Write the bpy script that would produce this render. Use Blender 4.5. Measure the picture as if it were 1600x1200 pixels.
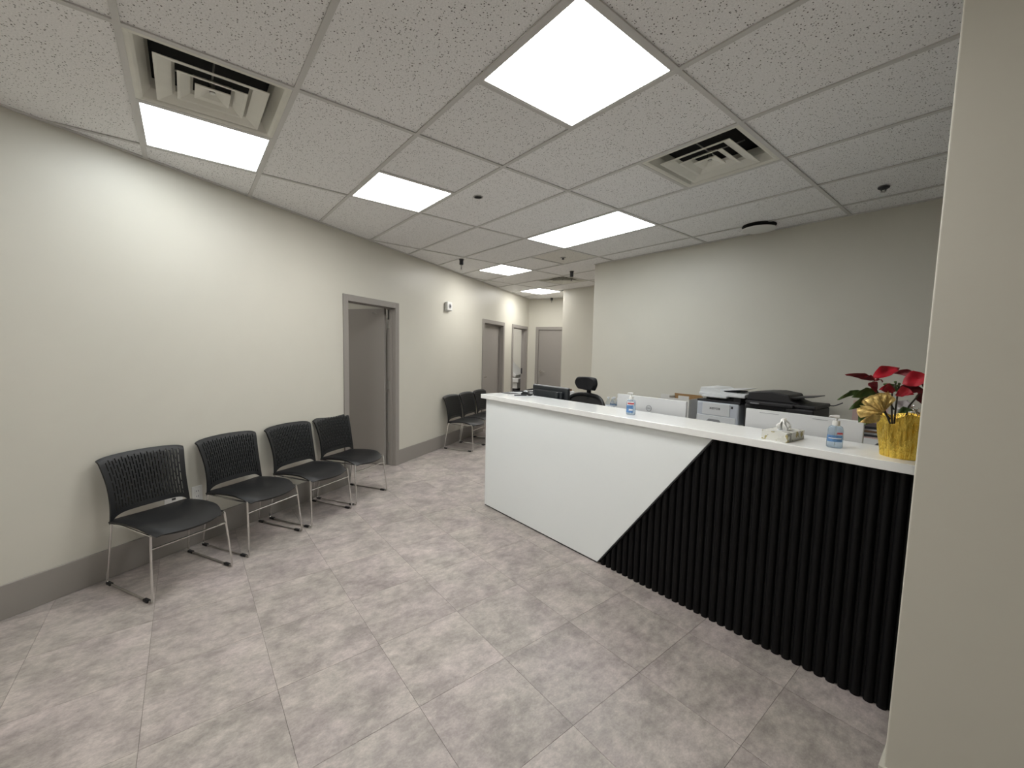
import bpy, bmesh, math, random
from mathutils import Vector, Matrix
random.seed(7)
for o in list(bpy.data.objects): bpy.data.objects.remove(o)
scene = bpy.context.scene
col = scene.collection
PI = math.pi

# ------------------------------------------------------------------ camera
F_PX = 638.82
CAM = Vector((2.2300, -0.4494, 1.5021))
RT = Vector((0.62313137, 0.78180568, 0.02207191))
UP = Vector((-0.0774095, 0.03356727, 0.99643415))
FW = Vector((-0.77827698, 0.62261795, -0.08143601))
cd = bpy.data.cameras.new('camera')
cam = bpy.data.objects.new('camera', cd); col.objects.link(cam)
cd.sensor_width = 36.0; cd.sensor_fit = 'HORIZONTAL'; cd.lens = F_PX * 36.0 / 1600.0
cd.clip_start = 0.02
cam.matrix_world = Matrix(((RT.x, UP.x, -FW.x, CAM.x), (RT.y, UP.y, -FW.y, CAM.y), (RT.z, UP.z, -FW.z, CAM.z), (0, 0, 0, 1)))
scene.camera = cam

def ray(px, py): return RT * ((px - 800) / F_PX) + UP * (-(py - 600) / F_PX) + FW
def at_y(px, py, y):
    r = ray(px, py); return CAM + r * ((y - CAM.y) / r.y)
def at_depth(px, py, dep): return CAM + ray(px, py) * dep

# ------------------------------------------------------------------ world, exposure
w = bpy.data.worlds.new('world'); scene.world = w; w.use_nodes = True
w.node_tree.nodes['Background'].inputs[0].default_value = (0.8, 0.85, 0.9, 1)
w.node_tree.nodes['Background'].inputs[1].default_value = 0.02
vs = scene.view_settings
vs.view_transform = 'Standard'; vs.look = 'None'; vs.gamma = 1.0; vs.use_curve_mapping = False
vs.exposure = 0.0
PANEL = 22.0          # emission of the ceiling light panels

# ------------------------------------------------------------------ materials
def srgb(r, g, b):
    f = lambda c: (c / 255 / 12.92) if c / 255 <= 0.04045 else ((c / 255 + 0.055) / 1.055) ** 2.4
    return (f(r), f(g), f(b), 1)
MATS = {}
def mat(name, colr, rough=0.5, metal=0.0, spec=0.5, bump=0, bscale=200, var=0, vscale=8, trans=0, ior=1.45, coat=0, emit=None, estr=0):
    if name in MATS: return MATS[name]
    m = bpy.data.materials.new(name); m.use_nodes = True
    nt = m.node_tree; b = nt.nodes['Principled BSDF']
    b.inputs['Base Color'].default_value = colr; b.inputs['Roughness'].default_value = rough
    b.inputs['Metallic'].default_value = metal; b.inputs['Specular IOR Level'].default_value = spec
    b.inputs['Transmission Weight'].default_value = trans; b.inputs['IOR'].default_value = ior
    b.inputs['Coat Weight'].default_value = coat
    if emit:
        b.inputs['Emission Color'].default_value = emit; b.inputs['Emission Strength'].default_value = estr
    tc = nt.nodes.new('ShaderNodeTexCoord')
    if var or bump:
        n = nt.nodes.new('ShaderNodeTexNoise'); n.inputs['Scale'].default_value = vscale if var else bscale
        n.inputs['Detail'].default_value = 4
        nt.links.new(tc.outputs['Object'], n.inputs['Vector'])
    if var:
        r = nt.nodes.new('ShaderNodeMapRange'); r.inputs[1].default_value = 0.3; r.inputs[2].default_value = 0.7
        r.inputs[3].default_value = 1 - var; r.inputs[4].default_value = 1 + var
        nt.links.new(n.outputs['Fac'], r.inputs[0])
        mx = nt.nodes.new('ShaderNodeVectorMath'); mx.operation = 'SCALE'
        mx.inputs[0].default_value = colr[:3]; nt.links.new(r.outputs[0], mx.inputs['Scale'])
        nt.links.new(mx.outputs[0], b.inputs['Base Color'])
    if bump:
        n2 = nt.nodes.new('ShaderNodeTexNoise'); n2.inputs['Scale'].default_value = bscale; n2.inputs['Detail'].default_value = 3
        nt.links.new(tc.outputs['Object'], n2.inputs['Vector'])
        bp = nt.nodes.new('ShaderNodeBump'); bp.inputs['Strength'].default_value = bump; bp.inputs['Distance'].default_value = 0.002
        nt.links.new(n2.outputs['Fac'], bp.inputs['Height']); nt.links.new(bp.outputs[0], b.inputs['Normal'])
    MATS[name] = m; return m

M_wall = mat('wall_paint', (0.600, 0.580, 0.512, 1), 0.42, bump=0.05, bscale=350, var=0.012, vscale=3)
M_grey = mat('door_paint', (0.290, 0.268, 0.248, 1), 0.42, bump=0.03, bscale=150)
M_white_panel = mat('white_laminate', (0.91, 0.95, 0.96, 1), 0.25, var=0.006, vscale=2)
M_counter = mat('white_quartz', (0.90, 0.91, 0.90, 1), 0.10, var=0.02, vscale=25)
M_black = mat('black_slat', (0.0032, 0.0032, 0.0038, 1), 0.5, spec=0.25, var=0.1, vscale=30)
M_blackp = mat('black_plastic', (0.0068, 0.0072, 0.0085, 1), 0.45, bump=0.15, bscale=900)
M_blackfab = mat('black_fabric', (0.008, 0.008, 0.010, 1), 0.8, bump=0.3, bscale=900)
M_mesh = mat('black_mesh', (0.03, 0.029, 0.028, 1), 0.7, bump=0.4, bscale=600)
M_chrome = mat('chrome', (0.70, 0.69, 0.67, 1), 0.18, 1.0, var=0.01)
M_steel = mat('brushed_steel', (0.45, 0.44, 0.43, 1), 0.35, 1.0, var=0.03, vscale=40)
M_tbar = mat('grid_paint', (0.60, 0.59, 0.57, 1), 0.45, var=0.01)
M_vent = mat('vent_paint', (0.74, 0.73, 0.66, 1), 0.45, var=0.03, vscale=12)
M_dark = mat('dark_void', (0.012, 0.012, 0.012, 1), 0.9, var=0.05)
M_whitepl = mat('white_plastic', (0.72, 0.72, 0.70, 1), 0.4, var=0.01)
M_monwhite = mat('monitor_white', (0.60, 0.61, 0.62, 1), 0.38, var=0.01, vscale=4)
M_greypl = mat('grey_plastic', (0.25, 0.25, 0.26, 1), 0.45, var=0.02)
M_prt = mat('printer_grey', (0.55, 0.58, 0.64, 1), 0.45, var=0.01)
M_prtw = mat('printer_white', (0.68, 0.69, 0.70, 1), 0.45, var=0.01)
M_prtb = mat('printer_black', (0.022, 0.021, 0.023, 1), 0.5, var=0.05)
M_prtb2 = mat('printer_black_gloss', (0.010, 0.010, 0.011, 1), 0.3, var=0.05)
M_card = mat('cardboard', (0.28, 0.165, 0.07, 1), 0.85, var=0.05, vscale=30)
M_cardw = mat('cardboard_white', (0.62, 0.61, 0.58, 1), 0.7, var=0.03)
M_paper = mat('paper', (0.74, 0.74, 0.73, 1), 0.7, var=0.02)
M_paperg = mat('paper_grey', (0.42, 0.43, 0.44, 1), 0.6, var=0.1, vscale=60)
M_paperp = mat('paper_pink', (0.62, 0.45, 0.42, 1), 0.7, var=0.03)
M_wood = mat('brown_wood', (0.16, 0.085, 0.045, 1), 0.5, var=0.25, vscale=18)
M_red = mat('red_bract', (0.42, 0.008, 0.022, 1), 0.5, var=0.22, vscale=30)
M_dred = mat('dark_red_bract', (0.15, 0.006, 0.012, 1), 0.6, var=0.25, vscale=30)
M_leaf = mat('green_leaf', (0.055, 0.10, 0.025, 1), 0.5, var=0.25, vscale=30)
M_stem = mat('plant_stem', (0.035, 0.030, 0.018, 1), 0.7, var=0.2, vscale=60)
M_silver = mat('silver_foil', (0.75, 0.74, 0.78, 1), 0.15, 1.0, bump=0.6, bscale=90)
M_tissue = mat('tissue', (0.90, 0.90, 0.88, 1), 0.9, bump=0.2, bscale=150)
M_clear = mat('clear_plastic', (0.90, 0.95, 0.98, 1), 0.05, trans=0.92, ior=1.2, var=0.01)
M_gel = mat('clear_gel', (0.62, 0.74, 0.86, 1), 0.06, trans=0.75, ior=1.2, var=0.02)
M_lblue = mat('label_blue', (0.12, 0.26, 0.52, 1), 0.4, var=0.25, vscale=90)
M_lred = mat('label_red', (0.55, 0.06, 0.07, 1), 0.4, var=0.1, vscale=90)
M_lwhite = mat('label_white', (0.75, 0.78, 0.82, 1), 0.4, var=0.04, vscale=90)
M_sheet = mat('exam_vinyl', (0.70, 0.70, 0.68, 1), 0.6, var=0.02)
M_ink = mat('ink', (0.03, 0.03, 0.035, 1), 0.5, var=0.05)
M_lgrey = mat('logo_grey', (0.24, 0.25, 0.27, 1), 0.4, var=0.02)

def mat_panel(name, c, s):
    return mat(name, (0.8, 0.8, 0.8, 1), 0.5, emit=c, estr=s, var=0.005)
M_lamp = mat_panel('panel_diffuser', (1.0, 0.985, 0.95, 1), PANEL)
M_lampc = mat_panel('panel_diffuser_cool', (0.93, 0.985, 1.0, 1), PANEL * 0.47)

def mat_foil():
    m = mat('gold_foil', (0.88, 0.64, 0.13, 1), 0.17, 1.0)
    nt = m.node_tree; b = nt.nodes['Principled BSDF']
    tc = nt.nodes.new('ShaderNodeTexCoord'); mp = nt.nodes.new('ShaderNodeMapping'); mp.inputs['Scale'].default_value = (60, 60, 14)
    v = nt.nodes.new('ShaderNodeTexNoise'); v.inputs['Scale'].default_value = 1.0; v.inputs['Detail'].default_value = 5; v.inputs['Roughness'].default_value = 0.65
    bp = nt.nodes.new('ShaderNodeBump'); bp.inputs['Strength'].default_value = 1.0; bp.inputs['Distance'].default_value = 0.012
    nt.links.new(tc.outputs['Object'], mp.inputs[0]); nt.links.new(mp.outputs[0], v.inputs['Vector'])
    nt.links.new(v.outputs['Fac'], bp.inputs['Height']); nt.links.new(bp.outputs[0], b.inputs['Normal'])
    return m
M_foil = mat_foil()
M_ribbon = mat('gold_ribbon', (0.66, 0.47, 0.16, 1), 0.42, 0.35, bump=0.8, bscale=140, var=0.25, vscale=70)

def mat_ceiling_tile(name, base):
    m = bpy.data.materials.new(name); m.use_nodes = True; nt = m.node_tree; b = nt.nodes['Principled BSDF']
    b.inputs['Roughness'].default_value = 0.9; b.inputs['Specular IOR Level'].default_value = 0.2
    L = nt.links.new; N = nt.nodes.new
    tc = N('ShaderNodeTexCoord'); oi = N('ShaderNodeObjectInfo')
    add = N('ShaderNodeVectorMath'); add.operation = 'ADD'
    sc = N('ShaderNodeVectorMath'); sc.operation = 'SCALE'; sc.inputs[0].default_value = (37.1, 19.7, 0)
    L(oi.outputs['Random'], sc.inputs['Scale']); L(tc.outputs['Object'], add.inputs[0]); L(sc.outputs[0], add.inputs[1])
    # warped voronoi gives the small pin holes and short fissures
    nz = N('ShaderNodeTexNoise'); nz.inputs['Scale'].default_value = 60; nz.inputs['Detail'].default_value = 2
    L(add.outputs[0], nz.inputs['Vector'])
    sub = N('ShaderNodeVectorMath'); sub.operation = 'SCALE'; sub.inputs['Scale'].default_value = 0.010
    L(nz.outputs['Color'], sub.inputs[0])
    ad2 = N('ShaderNodeVectorMath'); ad2.operation = 'ADD'; L(add.outputs[0], ad2.inputs[0]); L(sub.outputs[0], ad2.inputs[1])
    v = N('ShaderNodeTexVoronoi'); v.inputs['Scale'].default_value = 120; v.inputs['Randomness'].default_value = 1; L(ad2.outputs[0], v.inputs['Vector'])
    sep = N('ShaderNodeSeparateColor'); L(v.outputs['Color'], sep.inputs[0])
    thr = N('ShaderNodeMapRange'); thr.inputs[1].default_value = 0.30; thr.inputs[2].default_value = 1.0; thr.inputs[3].default_value = 0.06; thr.inputs[4].default_value = 0.42
    L(sep.outputs[0], thr.inputs[0])
    lt = N('ShaderNodeMath'); lt.operation = 'SUBTRACT'; L(thr.outputs[0], lt.inputs[0]); L(v.outputs['Distance'], lt.inputs[1])
    st = N('ShaderNodeMapRange'); st.inputs[1].default_value = 0.0; st.inputs[2].default_value = 0.10; L(lt.outputs[0], st.inputs[0])
    n3 = N('ShaderNodeTexNoise'); n3.inputs['Scale'].default_value = 160; n3.inputs['Detail'].default_value = 3; L(add.outputs[0], n3.inputs['Vector'])
    cr = N('ShaderNodeMapRange'); cr.inputs[1].default_value = 0.25; cr.inputs[2].default_value = 0.75; cr.inputs[3].default_value = 0.88; cr.inputs[4].default_value = 1.08
    L(n3.outputs['Fac'], cr.inputs[0])
    rnd = N('ShaderNodeMapRange'); rnd.inputs[3].default_value = 0.97; rnd.inputs[4].default_value = 1.03; L(oi.outputs['Random'], rnd.inputs[0])
    mu = N('ShaderNodeMath'); mu.operation = 'MULTIPLY'; L(cr.outputs[0], mu.inputs[0]); L(rnd.outputs[0], mu.inputs[1])
    cs = N('ShaderNodeVectorMath'); cs.operation = 'SCALE'; cs.inputs[0].default_value = base; L(mu.outputs[0], cs.inputs['Scale'])
    mix = N('ShaderNodeMix'); mix.data_type = 'RGBA'; L(st.outputs[0], mix.inputs[0]); L(cs.outputs[0], mix.inputs[6])
    mix.inputs[7].default_value = (0.12, 0.115, 0.11, 1)
    L(mix.outputs[2], b.inputs['Base Color'])
    return m
M_ctile = mat_ceiling_tile('ceiling_tile', (0.895, 0.89, 0.885))
M_ctile2 = mat_ceiling_tile('ceiling_tile_old', (0.78, 0.76, 0.71))

def mat_floor_tile():
    m = bpy.data.materials.new('vinyl_tile'); m.use_nodes = True; nt = m.node_tree; b = nt.nodes['Principled BSDF']
    L = nt.links.new; N = nt.nodes.new
    tc = N('ShaderNodeTexCoord'); oi = N('ShaderNodeObjectInfo')
    sc = N('ShaderNodeVectorMath'); sc.operation = 'SCALE'; sc.inputs[0].default_value = (31.7, 17.3, 5.1); L(oi.outputs['Random'], sc.inputs['Scale'])
    add = N('ShaderNodeVectorMath'); add.operation = 'ADD'; L(tc.outputs['Object'], add.inputs[0]); L(sc.outputs[0], add.inputs[1])
    def noise(scale, det, rough, stretch=(1, 1, 1)):
        mp = N('ShaderNodeMapping'); mp.inputs['Scale'].default_value = stretch; L(add.outputs[0], mp.inputs[0])
        n = N('ShaderNodeTexNoise'); n.inputs['Scale'].default_value = scale; n.inputs['Detail'].default_value = det; n.inputs['Roughness'].default_value = rough
        L(mp.outputs[0], n.inputs['Vector']); return n.outputs['Fac']
    big = noise(7.0, 5, 0.66, (1, 0.8, 1)); med = noise(24, 6, 0.72, (1.5, 0.8, 1)); fine = noise(110, 4, 0.7, (1.2, 0.8, 1)); hue = noise(3.2, 2, 0.5)
    def mr(src, a, bb, c, d):
        r = N('ShaderNodeMapRange'); r.inputs[1].default_value = a; r.inputs[2].default_value = bb; r.inputs[3].default_value = c; r.inputs[4].default_value = d
        L(src, r.inputs[0]); return r.outputs[0]
    def mth(op, a, c):
        q = N('ShaderNodeMath'); q.operation = op; L(a, q.inputs[0]); L(c, q.inputs[1]); return q.outputs[0]
    s = mth('MULTIPLY', mr(big, 0.34, 0.66, 0.71, 1.19), mr(med, 0.3, 0.7, 0.76, 1.20))
    s = mth('MULTIPLY', s, mr(fine, 0.3, 0.7, 0.88, 1.10))
    s = mth('MULTIPLY', s, mr(oi.outputs['Random'], 0, 1, 0.96, 1.04))
    hm = N('ShaderNodeMix'); hm.data_type = 'RGBA'; L(mr(hue, 0.35, 0.65, 0, 1), hm.inputs[0])
    hm.inputs[6].default_value = (0.425, 0.384, 0.352, 1); hm.inputs[7].default_value = (0.425, 0.372, 0.356, 1)
    cs = N('ShaderNodeVectorMath'); cs.operation = 'SCALE'; L(hm.outputs[2], cs.inputs[0]); L(s, cs.inputs['Scale'])
    L(cs.outputs[0], b.inputs['Base Color'])
    L(mr(med, 0.3, 0.7, 0.36, 0.50), b.inputs['Roughness'])
    bp = N('ShaderNodeBump'); bp.inputs['Strength'].default_value = 0.25; bp.inputs['Distance'].default_value = 0.002; L(fine, bp.inputs['Height']); L(bp.outputs[0], b.inputs['Normal'])
    return m
M_ftile = mat_floor_tile()
M_grout = mat('floor_joint', (0.17, 0.15, 0.14, 1), 0.8, var=0.05)

def mat_tissuebox():
    m = mat('tissue_box_print', (0.7, 0.7, 0.66, 1), 0.5)
    nt = m.node_tree; b = nt.nodes['Principled BSDF']; L = nt.links.new; N = nt.nodes.new
    tc = N('ShaderNodeTexCoord'); v = N('ShaderNodeTexVoronoi'); v.inputs['Scale'].default_value = 42; v.feature = 'F1'; v.distance = 'MANHATTAN'
    L(tc.outputs['Object'], v.inputs['Vector'])
    sp = N('ShaderNodeSeparateColor'); L(v.outputs['Color'], sp.inputs[0])
    r = N('ShaderNodeValToRGB'); e = r.color_ramp; e.interpolation = 'CONSTANT'
    e.elements[0].position = 0; e.elements[0].color = (0.74, 0.74, 0.69, 1)
    e.elements[1].position = 0.34; e.elements[1].color = (0.42, 0.36, 0.16, 1)
    for p, c in ((0.48, (0.66, 0.66, 0.60, 1)), (0.66, (0.32, 0.32, 0.29, 1)), (0.80, (0.72, 0.72, 0.68, 1))):
        x = e.elements.new(p); x.color = c
    L(sp.outputs[0], r.inputs[0]); L(r.outputs[0], b.inputs['Base Color'])
    return m
M_tbox = mat_tissuebox()

# ------------------------------------------------------------------ mesh helpers
class MB:
    def __init__(s): s.v = []; s.f = []
    def add(s, vs, fs):
        n = len(s.v); s.v += [tuple(x) for x in vs]; s.f += [tuple(i + n for i in f) for f in fs]; return s
    def box(s, x0, x1, y0, y1, z0, z1, fn=None):
        vs = [(x, y, z) for x in (x0, x1) for y in (y0, y1) for z in (z0, z1)]
        if fn: vs = [fn(*p) for p in vs]
        return s.add(vs, [(0, 1, 3, 2), (4, 6, 7, 5), (0, 4, 5, 1), (2, 3, 7, 6), (0, 2, 6, 4), (1, 5, 7, 3)])
    def prism(s, poly, z0, z1, fn=None):      # poly of (x, y), extruded in z; fn maps (x, y, z)
        n = len(poly)
        vs = [(x, y, z0) for x, y in poly] + [(x, y, z1) for x, y in poly]
        if fn: vs = [fn(*p) for p in vs]
        return s.add(vs, [tuple(reversed(range(n))), tuple(range(n, 2 * n))] + [(i, (i + 1) % n, n + (i + 1) % n, n + i) for i in range(n)])
    def tube(s, path, r, n=8, closed=False):
        path = [Vector(p) for p in path]; m = len(path)
        rr = r if isinstance(r, (list, tuple)) else [r] * m
        vs = []; ref = None
        for i, p in enumerate(path):
            if closed: t = path[(i + 1) % m] - path[i - 1]
            else: t = path[min(i + 1, m - 1)] - path[max(i - 1, 0)]
            t.normalize()
            if ref is None:
                ref = Vector((0, 0, 1)) if abs(t.z) < 0.9 else Vector((1, 0, 0))
            a = t.cross(ref).normalized(); ref = a.cross(t).normalized()
            for k in range(n):
                q = 2 * PI * k / n; vs.append(p + (a * math.cos(q) + ref * math.sin(q)) * rr[i])
        fs = []
        for i in range(m if closed else m - 1):
            j = (i + 1) % m
            for k in range(n): fs.append((i * n + k, i * n + (k + 1) % n, j * n + (k + 1) % n, j * n + k))
        if not closed: fs += [tuple(reversed(range(n))), tuple(range((m - 1) * n, m * n))]
        return s.add(vs, fs)
    def lathe(s, prof, n=24, c=(0, 0, 0), fn=None):   # prof of (r, z)
        vs = []
        for r, z in prof:
            for k in range(n):
                a = 2 * PI * k / n
                p = (c[0] + r * math.cos(a), c[1] + r * math.sin(a), c[2] + z)
                vs.append(fn(p, a, r, z) if fn else p)
        fs = []
        for i in range(len(prof) - 1):
            for k in range(n): fs.append((i * n + k, i * n + (k + 1) % n, (i + 1) * n + (k + 1) % n, (i + 1) * n + k))
        fs += [tuple(reversed(range(n))), tuple(range((len(prof) - 1) * n, len(prof) * n))]
        return s.add(vs, fs)
    def sheet(s, g, t, keep=None):  # g: grid [i][j] of Vector; gives it thickness t along normals; keep(i,j) says which cells stay
        ni, nj = len(g), len(g[0]); up = []; dn = []
        for i in range(ni):
            for j in range(nj):
                a = g[min(i + 1, ni - 1)][j] - g[max(i - 1, 0)][j]; b = g[i][min(j + 1, nj - 1)] - g[i][max(j - 1, 0)]
                nn = a.cross(b).normalized(); up.append(g[i][j] + nn * t / 2); dn.append(g[i][j] - nn * t / 2)
        N = ni * nj; fs = []; K = {(i, j) for i in range(ni - 1) for j in range(nj - 1) if keep is None or keep(i, j)}
        ix = lambda i, j: i * nj + j
        for i, j in K:
            fs.append((ix(i, j), ix(i + 1, j), ix(i + 1, j + 1), ix(i, j + 1)))
            fs.append((N + ix(i, j), N + ix(i, j + 1), N + ix(i + 1, j + 1), N + ix(i + 1, j)))
            for (di, dj, a, b) in ((-1, 0, (i, j), (i, j + 1)), (1, 0, (i + 1, j + 1), (i + 1, j)), (0, -1, (i + 1, j), (i, j)), (0, 1, (i, j + 1), (i + 1, j + 1))):
                if (i + di, j + dj) not in K: fs.append((ix(*a), ix(*b), N + ix(*b), N + ix(*a)))
        return s.add(up + dn, fs)
    def mesh(s, name, m, smooth=False):
        me = bpy.data.meshes.new(name); me.from_pydata(s.v, [], s.f); me.validate()
        bm = bmesh.new(); bm.from_mesh(me)
        if smooth:
            bmesh.ops.remove_doubles(bm, verts=bm.verts, dist=1e-5)
        bmesh.ops.recalc_face_normals(bm, faces=bm.faces)
        loose = [v for v in bm.verts if not v.link_faces]
        if loose: bmesh.ops.delete(bm, geom=loose, context='VERTS')
        bm.to_mesh(me); bm.free()
        if smooth:
            me.shade_smooth()
            try: me.set_sharp_from_angle(angle=math.radians(40))
            except Exception: pass
        me.materials.append(m); return me
    def build(s, name, m, parent=None, smooth=False, bevel=0, seg=2):
        o = bpy.data.objects.new(name, s.mesh(name, m, smooth)); col.objects.link(o)
        if parent: o.parent = parent
        if bevel:
            b = o.modifiers.new('bevel', 'BEVEL'); b.width = bevel; b.segments = seg; b.limit_method = 'ANGLE'; b.angle_limit = math.radians(35)
        return o

def tag(o, label=None, cat=None, group=None, kind=None):
    if label: o['label'] = label
    if cat: o['category'] = cat
    if group: o['group'] = group
    if kind: o['kind'] = kind
    return o
def thing(name, label, cat, loc=(0, 0, 0), rz=0, group=None, kind=None):
    o = bpy.data.objects.new(name, None); col.objects.link(o); o.empty_display_size = 0.1
    o.location = loc; o.rotation_euler = (0, 0, rz); return tag(o, label, cat, group, kind)
def copy_tree(o, parent=None):
    c = o.copy(); col.objects.link(c); c.parent = parent
    for ch in list(o.children): copy_tree(ch, c)
    return c
def box(name, m, parent, x0, x1, y0, y1, z0, z1, bevel=0, seg=2, fn=None):
    return MB().box(x0, x1, y0, y1, z0, z1, fn).build(name, m, parent, bevel=bevel, seg=seg)
def text_mesh(body, size, m, name, parent, mtx, depth=0.0006):
    cu = bpy.data.curves.new('t', 'FONT'); cu.body = body; cu.size = size; cu.extrude = depth; cu.align_x = 'CENTER'; cu.align_y = 'CENTER'
    t = bpy.data.objects.new('t', cu); col.objects.link(t)
    bpy.context.view_layer.update()
    me = bpy.data.meshes.new_from_object(t.evaluated_get(bpy.context.evaluated_depsgraph_get()))
    bpy.data.objects.remove(t); me.materials.clear(); me.materials.append(m); me.name = name
    o = bpy.data.objects.new(name, me); col.objects.link(o); o.parent = parent; o.matrix_local = mtx
    return o
def rpath(pts, r, n=4):     # polyline with rounded corners
    P = [Vector(p) for p in pts]; out = [P[0]]
    for i in range(1, len(P) - 1):
        a, b, c = P[i - 1], P[i], P[i + 1]
        d1 = (a - b); d2 = (c - b); k = min(r, d1.length / 2.1, d2.length / 2.1)
        s, e = b + d1.normalized() * k, b + d2.normalized() * k
        for q in range(n + 1):
            t = q / n; out.append(s * (1 - t) ** 2 + b * 2 * t * (1 - t) + e * t * t)
    out.append(P[-1]); return out

# ------------------------------------------------------------------ the room shell
HC = 2.70
D = Vector((-0.48786, 0.87292, 0)); NR = Vector((0.87292, 0.48786, 0)); W0 = Vector((-1.297, -0.900, 0))
WANG = math.atan2(D.y, D.x)
def wl(s, o, z): return tuple(W0 + D * s + NR * o + Vector((0, 0, z)))     # along the left wall, out of it, up
TOP = 2.78
S0, S1 = -2.6, 7.73
DOORS = [(2.065, 2.885), (5.362, 6.252), (6.756, 7.606)]     # clear openings in the left wall
DH = 2.01
FACE = 0.05
def struct(o, label): return tag(o, label, 'wall' if 'wall' in o.name else o.name.split('_')[0], kind='structure')

mb = MB(); s = S0
for a, b in DOORS:
    mb.box(s, a, -0.12, 0, 0, TOP, wl); mb.box(a, b, -0.12, 0, DH, TOP, wl); s = b
mb.box(s, S1 + 0.12, -0.12, 0, 0, TOP, wl)
struct(mb.build('wall_left', M_wall), 'long beige painted wall behind the row of black chairs')
# end wall of the corridor, square to the left wall
E0 = W0 + D * S1
def we(s, o, z): return tuple(E0 + NR * s - D * o + Vector((0, 0, z)))
ED = (0.235, 0.985)
mb = MB(); mb.box(0.0, ED[0], -0.12, 0, 0, TOP, we); mb.box(ED[0], ED[1], -0.12, 0, DH, TOP, we); mb.box(ED[1], 1.9, -0.12, 0, 0, TOP, we)
struct(mb.build('wall_corridor_end', M_wall), 'short beige wall closing the far end of the corridor')
CX, CY = -3.49, 5.36
ln = 2.6
q0 = Vector((CX, CY, 0)); q1 = q0 + D * 1.72
mb = MB(); mb.prism([(q0.x, q0.y), (-1.42, CY), (-1.42, CY + 0.14), (q0.x + 0.14, q0.y + 0.14), (q1.x + 0.14, q1.y + 0.05), (q1.x, q1.y)], 0, TOP)
struct(mb.build('wall_corridor_right', M_wall), 'beige wall jutting out beside the corridor, behind the office chair')
BX, BY = -1.54, 3.975
mb = MB(); mb.prism([(BX, BY), (3.62, BY), (3.62, BY + 0.12), (BX + 0.12, BY + 0.12), (BX + 0.12, CY), (BX, CY)], 0, TOP)
struct(mb.build('wall_back', M_wall, bevel=0.004), 'broad beige wall behind the printers')
mb = MB(); mb.prism([(2.036, 1.36), (3.62, 1.36), (3.62, 1.48), (2.036, 1.48)], 0, TOP)
struct(mb.build('wall_front', M_wall, bevel=0.005, seg=3), 'near beige wall end hiding the right end of the reception desk')
YR = -2.75
box('wall_right', M_wall, None, 3.5, 3.62, YR, BY, 0, TOP); struct(bpy.data.objects['wall_right'], 'beige wall at the right end of the room, out of view')
mb = MB(); mb.prism([(-0.75, YR - 0.12), (3.62, YR - 0.12), (3.62, YR), (-0.75, YR)], 0, TOP)
struct(mb.build('wall_rear', M_wall), 'beige wall behind the camera')

# floor
fl = box('floor', M_grout, None, -7.5, 3.7, YR - 0.2, 9.3, -0.06, -0.0025); tag(fl, 'grey mottled stone-look square vinyl tile floor', 'floor', kind='structure')
def clip(poly, p, n):      # keep the side where (x-p).n >= 0
    out = []
    for i in range(len(poly)):
        a, b = poly[i], poly[(i + 1) % len(poly)]
        da = (a[0] - p[0]) * n[0] + (a[1] - p[1]) * n[1]; db = (b[0] - p[0]) * n[0] + (b[1] - p[1]) * n[1]
        if da >= 0: out.append(a)
        if (da >= 0) != (db >= 0):
            t = da / (da - db); out.append((a[0] + (b[0] - a[0]) * t, a[1] + (b[1] - a[1]) * t))
    return out
def area(p): return abs(sum(p[i][0] * p[(i + 1) % len(p)][1] - p[(i + 1) % len(p)][0] * p[i][1] for i in range(len(p)))) / 2
def room_clip(x0, x1, y0, y1):
    P = [(x0, y0), (x1, y0), (x1, y1), (x0, y1)]
    P = clip(P, W0 + NR * 0.001, NR)
    if P: P = clip(P, E0 - D * 0.001, -D)
    if P: P = clip(P, (3.499, 0), (-1, 0))
    if P: P = clip(P, (0, YR), (0, 1))
    if not P: return P
    cx = sum(p[0] for p in P) / len(P); cy = sum(p[1] for p in P) / len(P)
    # corner of the back wall, then the corner of the corridor wall
    if cx >= BX or (x1 > BX and cy < BY): P = clip(P, (0, BY), (0, -1)) if (cx >= BX) else P
    if P and y0 >= BY - 0.02 and x1 > BX: P = clip(P, (BX, 0), (-1, 0))
    if P and cx >= CX and cy < CY + 0.3: P = clip(P, (0, CY), (0, -1)) if cx < BX + 0.4 else P
    if P and cy > CY: P = clip(P, (q0.x, q0.y), -NR)
    return P
T = 0.4533
sq = MB().box(0.0007, T - 0.0007, 0.0007, T - 0.0007, -0.0024, 0.0).mesh('floor_tile', M_ftile)
for i in range(-18, 8):
    for j in range(-8, 22):
        x, y = 0.30 + T * i, 0.272 + T * j
        P = room_clip(x + 0.0007, x + T - 0.0007, y + 0.0007, y + T - 0.0007)
        if not P or area(P) < 0.002: continue
        if y > 1.9 and x > -0.5 and y < BY: pass
        if x > 2.6 or (x > 1.3 and y > 2.2): continue      # out of view behind the walls and desk
        if abs(area(P) - (T - 0.0014) ** 2) < 1e-5: o = bpy.data.objects.new('floor_tile', sq)
        else: o = bpy.data.objects.new('floor_tile', MB().prism([(a - x, b - y) for a, b in P], -0.0024, 0.0).mesh('floor_tile_cut', M_ftile))
        col.objects.link(o); o.location = (x, y, 0); o.parent = fl

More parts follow.
